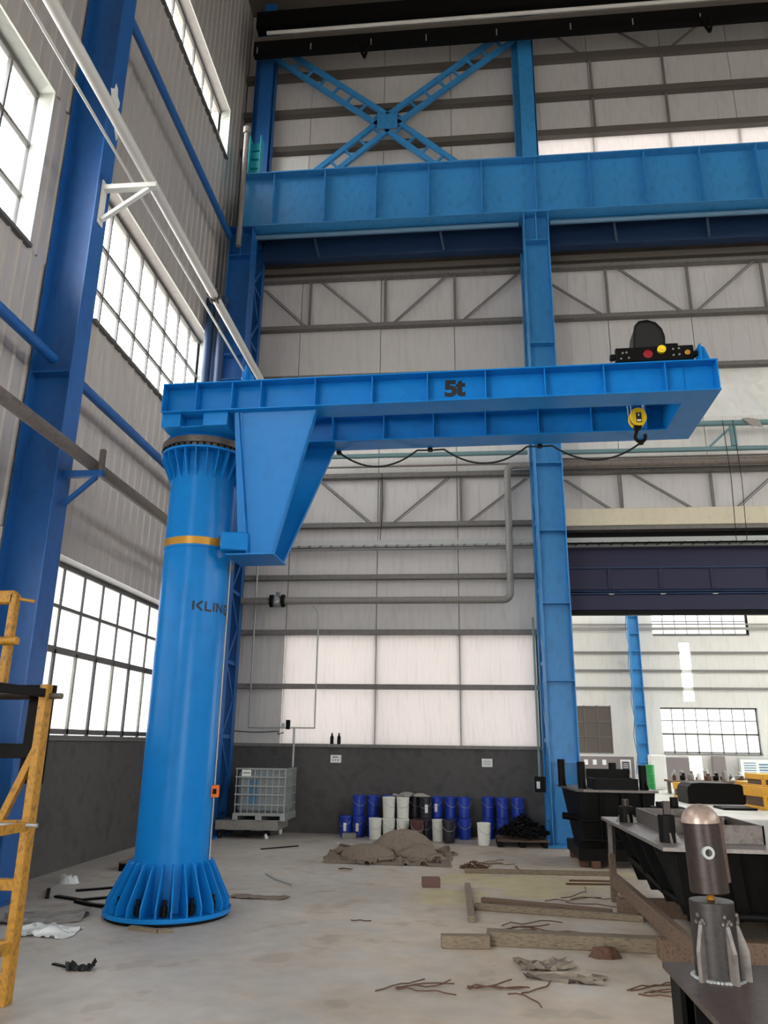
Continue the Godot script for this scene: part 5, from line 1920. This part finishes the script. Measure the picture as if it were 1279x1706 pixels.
	# posts and rims on the plate
	for q in [[1.745, -9.1, 0.075, 0.16, 0.035, 0.07], [1.735, -7.3, 0.07, 0.22, 0.028, 0.11]]:
		st = S()
		cyl(st, Vector3(q[0], 0.875, q[1]), q[2], q[3], 20, 0.004)
		part(f, "post", st, M.blackpaint)
		st = S()
		if q[0] > 1.74:
			cyl(st, Vector3(q[0], 0.875 + q[3], q[1]), q[4], q[5], 14, 0.003)
		else:
			box(st, Vector3(q[0] + 0.01, 0.875 + q[3] + q[5] / 2, q[1]), Vector3(0.06, q[5], 0.04), Basis.IDENTITY, 0.003)
		part(f, "post_pin", st, M.rustpost)
		for a in [-0.5, -1.5, 2.4]:
			st = S()
			prism(st, [Vector2(q[2] - 0.01, 0), Vector2(q[2] + 0.05, 0), Vector2(q[2], 0.08)], Transform3D(Basis(Vector3.UP, a), Vector3(q[0], 0.875, q[1])), 0.014)
			part(f, "gusset", st, M.platesteel)
	for r in [[1.87, 2.45, -9.2, -8.0, 0.14], [2.12, 2.52, -8.2, -7.25, 0.15]]:
		st = S()
		bx(st, r[0], r[1], 0.875, 0.875 + r[4], r[3] - 0.02, r[3], 0.003)
		bx(st, r[0], r[1], 0.875, 0.875 + r[4], r[2], r[2] + 0.02, 0.003)
		bx(st, r[0], r[0] + 0.02, 0.875, 0.875 + r[4], r[2], r[3], 0.003)
		bx(st, r[1] - 0.02, r[1], 0.875, 0.875 + r[4], r[2], r[3], 0.003)
		part(f, "box_rim", st, M.rawsteel)
	st = S()
	bx(st, 2.1, 2.42, 0.875, 1.02, -9.5, -9.25, 0.006)
	cyl(st, Vector3(2.2, 1.02, -9.38), 0.07, 0.05, 16, 0.004)
	cyl(st, Vector3(2.33, 1.02, -9.38), 0.045, 0.1, 14, 0.004)
	part(f, "clamp", st, M.blackpaint)

	# nearest base with the domed post
	f = thing("welded_plinth", Vector3(1.75, 0, -4.5), "nearest dark steel base with a welded stand for the domed post", "machine base")
	st = S()
	bx(st, 1.14, 2.6, 0.415, 0.45, -5.2, -3.2, 0.004)
	part(f, "top_plate", st, M.plate)
	st = S()
	bx(st, 1.17, 1.20, 0.0, 0.415, -5.15, -4.95, 0.003)
	bx(st, 1.17, 2.55, 0.0, 0.415, -5.16, -5.13, 0.003)
	bx(st, 1.42, 1.45, 0.0, 0.415, -4.95, -3.3, 0.003)
	bx(st, 1.17, 1.42, 0.0, 0.03, -5.1, -3.2)
	part(f, "web_plates", st, M.blackpaint)
	for z in [-4.75, -4.3, -3.9]:
		st = S()
		bx(st, 1.19, 1.42, 0.03, 0.415, z - 0.012, z + 0.012, 0.002)
		part(f, "rib", st, M.blackpaint)
	var c := Vector3(1.37, 0.45, -4.9)
	st = S()
	cyl(st, c, 0.118, 0.385, 36, 0.004)
	part(f, "stand", st, M.stand)
	for a in [-0.35, -1.25, -2.4, 0.7]:
		st = S()
		prism(st, [Vector2(0.11, 0), Vector2(0.17, 0), Vector2(0.17, 0.15), Vector2(0.122, 0.29), Vector2(0.11, 0.29)], Transform3D(Basis(Vector3.UP, a), c), 0.022)
		part(f, "gusset", st, M.platesteel)
		st = S()
		for k in 5:
			box(st, c + Basis(Vector3.UP, a) * Vector3(0.124, 0.285 + 0.012 * k * (k % 2), 0.012 * (k - 2)), Vector3(0.02, 0.022, 0.018), Basis(Vector3.UP, a + k), 0.005)
		part(f, "weld_bead", st, M.rawsteel)
	st = S()
	rng.seed = 8
	for k in 40:
		var a := TAU * k / 40
		var s := rng.randf_range(0.01, 0.02)
		box(st, c + Vector3(cos(a) * 0.128, 0.004, sin(a) * 0.128), Vector3(s * 1.8, 0.016, s * 1.6), Basis(Vector3.UP, a + rng.randf()), 0.004)
	part(f, "weld_bead", st, M.galv)
	st = S()
	bx(st, 1.75, 1.95, 0.45, 0.75, -5.1, -4.9, 0.005)
	part(f, "side_block", st, M.blackpaint)
	# domed post on its screw
	var dp := thing("domed_post", c + Vector3(0, 0.385, 0), "dark round post with a shiny domed top and a ringed hole", "post")
	var tilt := Transform3D(Basis(Vector3.BACK, 0.035), c + Vector3(0, 0.385, 0))
	st = S()
	for k in 8:
		lathe(st, [Vector2(0.018, k * 0.008), Vector2(0.022, k * 0.008 + 0.004), Vector2(0.018, k * 0.008 + 0.008)], tilt, 14)
	part(dp, "screw", st, M.gold)
	st = S()
	lathe(st, [Vector2(0, 0.04), Vector2(0.1, 0.04), Vector2(0.104, 0.045), Vector2(0.1, 0.405)], tilt, 40)
	part(dp, "body", st, M.rustpost)
	st = S()
	lathe(st, [Vector2(0, 0.09), Vector2(0.088, 0.09), Vector2(0.09, 0.095), Vector2(0.085, 0.42)], tilt.translated_local(Vector3(0.038, 0, -0.025)), 32)
	part(dp, "rear_pipe", st, M.redsteel)
	st = S()
	var pr := []
	for k in 11:
		var a := PI / 2 * k / 10
		pr.append(Vector2(cos(a) * 0.1055, 0.405 + sin(a) * 0.10))
	pr[10] = Vector2(0.0, 0.505)
	lathe(st, pr, tilt, 40, true)
	part(dp, "dome", st, M.dome)
	st = S()
	var ang := Basis(Vector3.UP, 0.16) * Basis(Vector3.RIGHT, PI / 2)
	var hc := c + Vector3(-0.018, 0.385 + 0.255, 0.09)
	lathe(st, [Vector2(0.02, 0.0), Vector2(0.02, 0.016), Vector2(0.034, 0.016), Vector2(0.036, 0.0)], Transform3D(ang, hc), 24)
	part(dp, "ground_ring", st, M.galv)
	st = S()
	lathe(st, [Vector2(0, 0.012), Vector2(0.0205, 0.012)], Transform3D(ang, hc), 20)
	part(dp, "hole", st, M.rubber)

func build_rack() -> void:
	var r := thing("yellow_rack", Vector3(-3.1, 0, -5.4), "worn yellow steel rack with a tall leg, rungs and dark top bar", "rack")
	var st := S()
	bx(st, -3.01, -2.955, 0.0, 2.03, -5.46, -5.36, 0.004)
	part(r, "leg", st, M.yellow)
	st = S()
	bx(st, -3.62, -3.565, 0.0, 2.9, -5.46, -5.36, 0.004)
	part(r, "leg", st, M.yellow)
	for y in [0.34, 0.71, 1.08]:
		st = S()
		bx(st, -3.58, -3.0, y - 0.035, y + 0.035, -5.44, -5.38, 0.004)
		part(r, "rung", st, M.yellow)
	for x in [-3.01, -3.62]:
		st = S()
		bx(st, x, x + 0.055, 0.0, 2.03, -4.72, -4.62, 0.004)
		part(r, "leg", st, M.yellow)
		for y in [0.34, 1.08, 1.97]:
			st = S()
			bx(st, x + 0.008, x + 0.048, y - 0.03, y + 0.03, -5.37, -4.71, 0.004)
			part(r, "side_rail", st, M.blackpaint if y > 1.5 else M.yellow)
	st = S()
	bar(st, Vector3(-2.99, 1.60, -5.40), Vector3(-3.34, 0.72, -5.40), 0.05, 0.05, Vector3.BACK, 0.003)
	part(r, "diagonal_brace", st, M.yellow)
	st = S()
	bx(st, -3.58, -2.94, 1.93, 2.03, -5.48, -5.44, 0.004)
	bx(st, -3.14, -2.95, 1.35, 2.03, -5.475, -5.462, 0.004)
	part(r, "top_bar", st, M.blackpaint)
	st = S()
	tube(st, [Vector3(-3.6, 1.965, -5.38), Vector3(-3.07, 1.965, -5.38)], 0.045, 14)
	part(r, "roller", st, M.rustpost)
	st = S()
	tube(st, [Vector3(-2.96, 1.95, -5.42), Vector3(-2.865, 1.95, -5.42)], 0.022, 10)
	part(r, "pin", st, M.rawsteel)
	st = S()
	bx(st, -3.58, -2.98, 1.52, 1.62, -5.5, -5.40, 0.004)
	part(r, "shelf_bar", st, M.blackpaint)
	st = S()
	bx(st, -3.36, -3.31, 2.0, 2.70, -5.46, -5.38, 0.01)
	bx(st, -3.6, -3.33, 2.62, 2.72, -5.46, -5.38, 0.012)
	part(r, "upper_hoop", st, M.yellow)
	st = S()
	tube(st, [Vector3(-3.6, 2.34, -5.36), Vector3(-3.23, 2.34, -5.36)], 0.03, 12)
	part(r, "handle_bar", st, M.yellow)
	st = S()
	tube(st, [Vector3(-3.3, 2.66, -5.42), Vector3(-3.18, 2.64, -5.42)], 0.012, 8)
	part(r, "hook", st, M.yellow)
	st = S()
	tube(st, [Vector3(-3.3, 1.09, -5.34), Vector3(-2.88, 1.09, -5.34)], 0.014, 8)
	part(r, "rod", st, M.galv)

# ------------------------------------------------------------ litter
func strip(called: String, pts: Array, w: float, h: float, m: Material, label: String, cat: String) -> void:
	var st := S()
	for i in pts.size() - 1:
		bar(st, Vector3(pts[i][0], h / 2 + 0.001, pts[i][1]), Vector3(pts[i + 1][0], h / 2 + 0.001, pts[i + 1][1]), w, h)
	single(called, st, m, Vector3(pts[0][0], 0, pts[0][1]), label, cat)

func wires(x: float, z: float, s: float, n: int, sd: int, label: String) -> void:
	rng.seed = sd
	var st := S()
	for k in n:
		var p := Vector3(x + rng.randf_range(-0.3, 0.0) * s, 0.006, z + rng.randf_range(-0.1, 0.1) * s)
		var a := rng.randf_range(-0.5, 0.5)
		var pts := [p]
		for i in 6:
			a += rng.randf_range(-0.5, 0.5)
			p += Vector3(cos(a), 0, sin(a)) * 0.09 * s
			p.y = 0.006 + 0.02 * s * absf(sin(i * 0.9 + k))
			pts.append(p)
		tube(st, pts, 0.005, 5)
	single("wire_offcut", st, M.rust, Vector3(x, 0, z), label, "wire")

# a torn sheet lying on the floor, its edges curled up
func scrap_sheet(called: String, x: float, z: float, w: float, d: float, turn: float, sd: int, curl: float, m: Material, label: String, cat: String) -> void:
	var nz := FastNoiseLite.new()
	nz.seed = sd
	nz.frequency = 1.2
	var n := 9
	var st := S()
	var g := []
	for j in n + 1:
		var row := []
		for i in n + 1:
			var u := 2.0 * i / n - 1
			var v := 2.0 * j / n - 1
			var ragged := 1.0 + 0.25 * nz.get_noise_2d(u * 2.0 + 9, v * 2.0)
			var p := Basis(Vector3.UP, turn) * Vector3(u * w / 2 * ragged, 0, v * d / 2 * (1.0 + 0.35 * nz.get_noise_2d(u * 2, 5)))
			p.y = 0.004 + curl * maxf(0.0, nz.get_noise_2d(u * 1.5, v * 1.5) * 0.8 + 0.35 * u * u)
			row.append(p + Vector3(x, 0, z))
		g.append(row)
	for j in n:
		for i in n:
			var a: Vector3 = g[j][i]; var b: Vector3 = g[j][i + 1]; var c: Vector3 = g[j + 1][i + 1]; var e: Vector3 = g[j + 1][i]
			face(st, a, b, c, e, (a + c) / 2 - Vector3.UP)
			var dn := Vector3(0, -0.004, 0)
			face(st, a + dn, b + dn, c + dn, e + dn, (a + c) / 2 + Vector3.UP)
	single(called, st, m, Vector3(x, 0, z), label, cat)

func build_litter() -> void:
	drape("tarpaulin", Vector3(-1.15, 0.0, -12.75), 2.45, 2.5, 50, 0.70, 21, [[-0.3, 0.25, 0.42, 0.2, 0.4], [0.2, -0.3, 0.5, 0.36, 0.4], [0.5, 0.25, 0.28, 0.2, 0.3]], 75, M.tarp, "crumpled brown tarpaulin lying in a heap on the floor", "tarpaulin")
	strip("flat_bar", [[-2.57, -10.75], [-2.35, -10.35], [-2.05, -9.98]], 0.05, 0.015, M.galv, "bent strip of metal on the floor behind the crane foot", "metal strip")
	strip("flat_bar", [[-3.25, -13.1], [-2.75, -13.6]], 0.04, 0.015, M.blackpaint, "dark straight bar on the floor before the caged tank", "metal strip")
	strip("paper_strip", [[-2.2, -14.2], [-2.05, -13.95], [-1.9, -14.02]], 0.05, 0.006, M.paper, "bent white paper strip near the tarpaulin", "paper")
	scrap_sheet("cardboard", -2.27, -9.2, 0.62, 0.22, 0.0, 3, 0.03, M.card, "flat brown cardboard beside the crane foot", "cardboard")
	scrap_sheet("cardboard", -4.05, -7.85, 0.75, 0.5, 0.3, 4, 0.06, M.greypipe, "large grey cardboard sheet near the left wall", "cardboard")
	drape("plastic_bag", Vector3(-3.72, 0, -7.32), 0.62, 0.5, 22, 0.62, 9, [[0.0, 0.0, 0.12, 0.06, 0.08]], 45, M.plastic, "crumpled white plastic bag on the floor near the yellow rack", "plastic bag")
	heap("wrapper", Vector3(-4.75, 0, -9.7), 0.12, 0.07, 0.05, 6, M.plastic, "small torn white wrapper at the foot of the left wall", "wrapper", 20, 0.04)
	strip("dark_strip", [[-4.4, -9.2], [-4.0, -9.5], [-3.6, -9.9]], 0.05, 0.02, M.blackpaint, "long dark strip between the left wall and crane foot", "strip")
	strip("dark_strip", [[-4.75, -9.25], [-4.5, -8.75]], 0.04, 0.02, M.blackpaint, "short dark strip close to the left wall", "strip")
	strip("dark_strip", [[-4.45, -8.85], [-4.1, -8.7], [-3.85, -8.9]], 0.06, 0.02, M.blackpaint, "bent dark strip on the floor nearer the camera by the left wall", "strip")
	strip("dark_strip", [[-4.1, -8.6], [-3.85, -8.45], [-3.68, -8.4]], 0.05, 0.03, M.blackpaint, "dark strip just beside the crane foot", "strip")
	heap("black_bag", Vector3(-3.95, 0, -9.9), 0.13, 0.1, 0.14, 9, M.rubber, "small black plastic bag behind the crane foot", "bag", 20, 0.04)
	var st := S()
	for k in 5:
		bx(st, -4.55, -3.75, 0.09, 0.11, -11.4 + k * 0.16, -11.28 + k * 0.16, 0.003)
	var pl := thing("pallet", Vector3(-4.15, 0, -11.0), "weathered wooden pallet behind the crane foot by the left wall", "pallet")
	for k in 5:
		st = S()
		bx(st, -4.55, -3.7, 0.09, 0.11, -11.4 + k * 0.16, -11.28 + k * 0.16, 0.003)
		part(pl, "slat", st, M.wood)
	for x in [-4.5, -4.12, -3.75]:
		st = S()
		bx(st, x - 0.04, x + 0.04, 0, 0.09, -11.4, -10.64, 0.003)
		part(pl, "bearer", st, M.blackpaint)
	scrap_sheet("black_scrap", -2.88, -6.25, 0.2, 0.1, 0.2, 11, 0.09, M.rubber, "torn black scrap on the open floor before the crane", "scrap")
	strip("dark_strip", [[-3.15, -6.35], [-3.0, -6.28], [-2.95, -6.3]], 0.03, 0.01, M.blackpaint, "thin dark sliver beside the torn black scrap", "strip")
	strip("wood_stick", [[-3.05, -7.55], [-2.75, -7.45], [-2.62, -7.5]], 0.05, 0.03, M.woodz, "pale wooden stick lying against the front of crane foot", "stick")
	scrap_sheet("torn_cardboard", 0.60, -6.85, 0.42, 0.28, 0.2, 12, 0.08, M.card, "curled torn cardboard lying in front of the near plank", "cardboard")
	scrap_sheet("torn_cardboard", 0.72, -6.52, 0.55, 0.2, -0.15, 14, 0.05, M.card, "flat torn cardboard nearest the camera", "cardboard")
	wires(-0.45, -6.1, 0.8, 4, 31, "rusty wire twigs on the nearest open floor")
	wires(0.05, -6.2, 0.8, 3, 32, "thin rusty wire lying before the torn cardboard")
	wires(0.42, -6.15, 0.7, 2, 33, "curved rusty wire below the flat torn cardboard")
	wires(1.30, -6.25, 0.8, 5, 34, "tangle of rusty wire beside the machine base")
	wires(0.5, -8.1, 1.2, 5, 35, "rusty wires between the near plank and the slanting timbers")
	wires(1.2, -9.6, 1.4, 4, 36, "long rusty wires behind the slanting timbers")
	wires(0.35, -12.2, 0.8, 4, 37, "wire loop on the floor beyond the rusty scraps")
	wires(-1.62, -11.35, 0.4, 2, 38, "small bit of wire on the floor in front of the tarpaulin")
	wires(-1.0, -8.2, 0.4, 1, 39, "tiny wire alone on the open floor")
	heap("leaf_scrap", Vector3(1.12, 0, -7.2), 0.12, 0.06, 0.05, 41, M.rust, "brown crumpled scraps against the near plank", "scrap", 14, 0.03)

# ------------------------------------------------------------ things in the next hall
func crate(x: float, z: float, w: float, h: float, d: float, y: float, label: String, turn := 0.0) -> void:
	var c := own("steel_crate", Vector3(x, y, z), turn, label, "crate", "yellow crates in the next hall")
	var st := S()
	bx(st, -w / 2, w / 2, h * 0.55, h, -d / 2, d / 2, 0.01)
	part(c, "upper_body", st, M.crate)
	st = S()
	bx(st, -w / 2, w / 2, 0.0, h * 0.14, -d / 2, d / 2, 0.01)
	part(c, "base", st, M.crate)
	st = S()
	bx(st, -w / 2 + 0.05, w / 2 - 0.05, h * 0.14, h * 0.55, -d / 2 + 0.05, d / 2 - 0.05)
	part(c, "inner_box", st, M.woodrust)
	var n := maxi(3, roundi(w / 0.32))
	for k in n + 1:
		st = S()
		bx(st, -w / 2 + (w - 0.1) * k / n, -w / 2 + (w - 0.1) * k / n + 0.1, h * 0.12, h * 0.57, d / 2 - 0.06, d / 2, 0.006)
		part(c, "upright", st, M.crate)

func build_next_hall() -> void:
	crate(9.15, -24.4, 1.8, 0.62, 1.2, 0.0, "yellow steel crate with slotted side at the edge of the picture", 0.12)
	crate(9.7, -26.6, 1.9, 0.66, 1.2, 0.0, "yellow steel crate behind the slotted one", 0.1)
	crate(7.75, -29.0, 0.8, 0.5, 0.7, 0.0, "small yellow crate before the cluttered bench", 0.3)
	crate(9.1, -24.4, 1.6, 0.34, 1.0, 0.621, "yellow crate stacked on the slotted one", 0.14)
	var st := S()
	prism(st, [Vector2(-0.85, 0), Vector2(0.85, 0), Vector2(0.87, 0.4), Vector2(0.84, 0.5), Vector2(0.74, 0.58), Vector2(0.5, 0.61), Vector2(-0.45, 0.62), Vector2(-0.7, 0.6), Vector2(-0.82, 0.5), Vector2(-0.86, 0.38)], Transform3D(Basis.IDENTITY, Vector3(7.72, 0.0, -26.5)), 1.2)
	var bb := thing("black_casting", Vector3(7.72, 0, -26.5), "large rounded black casting on the floor of the next hall", "casting")
	part(bb, "body", st, M.blackpaint)
	st = S()
	bx(st, 7.2, 8.1, 0.0, 0.06, -24.6, -23.6, 0.01)
	single("steel_plate", st, M.blackpaint, Vector3(7.65, 0, -24.1), "flat dark plate on the floor before the black casting", "plate")
	var b := thing("bench", Vector3(9.4, 0, -31.2), "long bench covered with workshop clutter in the next hall", "bench")
	st = S()
	bx(st, 7.6, 11.3, 0.42, 0.5, -31.8, -30.6, 0.01)
	part(b, "bench_top", st, M.woodrust)
	for q in [[7.75, -30.7], [11.1, -30.7], [7.75, -31.7], [11.1, -31.7]]:
		st = S()
		bx(st, q[0] - 0.06, q[0] + 0.06, 0, 0.42, q[1] - 0.06, q[1] + 0.06)
		part(b, "leg", st, M.greypipe)
	rng.seed = 77
	var mats := [M.rust, M.galv, M.blackpaint, M.cloth, M.greypipe, M.bucketbrown, M.white, M.rawsteel]
	var words := ["rusty", "silver", "black", "pale", "grey", "brown", "white", "steel"]
	var wh := ["at the near end of the bench", "in the middle of the bench", "at the far end of the bench"]
	for k in 24:
		st = S()
		var x := 7.75 + k * 0.148
		var hh := rng.randf_range(0.12, 0.38)
		var ww := rng.randf_range(0.12, 0.22)
		var z := -31.2 + (0.38 if k % 2 == 0 else -0.3)
		if k % 3 == 0:
			cyl(st, Vector3(x, 0.5, z), ww * 0.45, hh, 14, 0.02)
			cyl(st, Vector3(x, 0.5 + hh, z), ww * 0.2, 0.06, 10, 0.01)
		else:
			box(st, Vector3(x, 0.5 + hh * 0.3, z), Vector3(ww, hh * 0.6, ww), Basis(Vector3.UP, rng.randf() * 1.5), 0.02)
			box(st, Vector3(x + 0.03, 0.5 + hh * 0.75, z), Vector3(ww * 0.5, hh * 0.32, ww * 0.6), Basis(Vector3.UP, rng.randf() * 1.5), 0.015)
		single("tool_box" if k % 3 else "canister", st, mats[k % 8], Vector3(x, 0.5, z), "small %s item in the clutter %s" % [words[k % 8], wh[k / 8]], "clutter", "clutter on the bench")
	var cab := thing("cabinet", Vector3(7.95, 0, -34.1), "plain white cabinet beside the cluttered bench", "cabinet")
	st = S()
	bx(st, 7.65, 8.25, 0.05, 1.35, -34.4, -33.9, 0.01)
	part(cab, "body", st, M.white)
	st = S()
	bx(st, 7.67, 8.23, 0.1, 1.32, -33.9, -33.88, 0.006)
	part(cab, "door", st, M.white)
	st = S()
	cyl(st, Vector3(7.2, 0, -32.2), 0.17, 1.0, 20, 0.01)
	for y in [0.3, 0.62]:
		lathe(st, [Vector2(0.17, y), Vector2(0.185, y + 0.015), Vector2(0.17, y + 0.03)], Transform3D(Basis.IDENTITY, Vector3(7.2, 0, -32.2)), 20)
	single("drum", st, M.green, Vector3(7.2, 0, -32.2), "upright green drum in front of the white cabinet", "drum")
	var wb := thing("display_board", Vector3(15.0, 0.1, -43.4), "wide pale display board leaning below the bright window", "board")
	st = S()
	bx(st, 14.2, 16.1, 0.05, 1.2, -43.5, -43.4, 0.01)
	part(wb, "frame", st, M.galv)
	st = S()
	bx(st, 14.3, 16.0, 0.12, 1.1, -43.4, -43.38)
	part(wb, "panel", st, M.white)
	st = S()
	for k in 6:
		bx(st, 14.45, 15.05, 0.3 + k * 0.12, 0.35 + k * 0.12, -43.38, -43.37)
	for k in 4:
		bx(st, 15.2, 15.8, 0.4 + k * 0.14, 0.48 + k * 0.14, -43.38, -43.37)
	part(wb, "print", st, M.bluepipe)
	for a in [[6.55, "first small white notice on the dado of the next hall"], [7.0, "second small white notice on the dado of the next hall"], [7.5, "third small white notice on the dado of the next hall"]]:
		st = S()
		bx(st, a[0] - 0.1, a[0] + 0.1, 0.72, 0.98, FZ + 0.03, FZ + 0.05, 0.004)
		single("notice", st, M.paper, Vector3(a[0], 0.72, FZ + 0.03), a[1], "notice", "notices in the next hall")
	# cupboard beside the added glare slits
	st = S()
	bx(st, 13.0, 13.6, 0.0, 1.25, FZ + 0.1, FZ + 0.5, 0.02)
	single("cupboard", st, M.fardado, Vector3(13.3, 0, FZ + 0.3), "grey cupboard standing below the far window", "cupboard")

func _ready() -> void:
	# camera
	var cam := Camera3D.new()
	cam.name = "camera"
	add_child(cam)
	cam.fov = 67.47
	cam.near = 0.05
	cam.far = 400.0
	cam.position = Vector3(0, 1.65, 0)
	cam.basis = Basis(Vector3.UP, deg_to_rad(5.819)) * Basis(Vector3.RIGHT, deg_to_rad(16.821)) * Basis(Vector3.BACK, deg_to_rad(0.736))
	cam.current = true
	# overcast sky
	var env := Environment.new()
	var sm := ProceduralSkyMaterial.new()
	sm.sky_top_color = Color(0.97, 0.985, 1.0)
	sm.sky_horizon_color = Color(1.0, 1.0, 0.98)
	sm.ground_bottom_color = Color(0.55, 0.55, 0.53)
	sm.ground_horizon_color = Color(0.8, 0.8, 0.78)
	sm.sun_angle_max = 1.0
	var sky := Sky.new()
	sky.sky_material = sm
	env.background_mode = Environment.BG_SKY
	env.sky = sky
	env.background_energy_multiplier = 13.8
	env.tonemap_mode = Environment.TONE_MAPPER_LINEAR
	env.tonemap_exposure = 1.0
	env.sdfgi_enabled = true
	env.ssao_enabled = true
	env.ssil_enabled = true
	var we := WorldEnvironment.new()
	we.name = "environment"
	we.environment = env
	add_child(we)

	materials()
	build_shell()
	build_left_wall()
	build_back_wall()
	build_columns()
	build_runway()
	build_door()
	build_crane()
	build_pipes()
	build_ibc()
	build_buckets()
	build_scrap()
	build_timber()
	build_frames()
	build_rack()
	build_litter()
	build_next_hall()
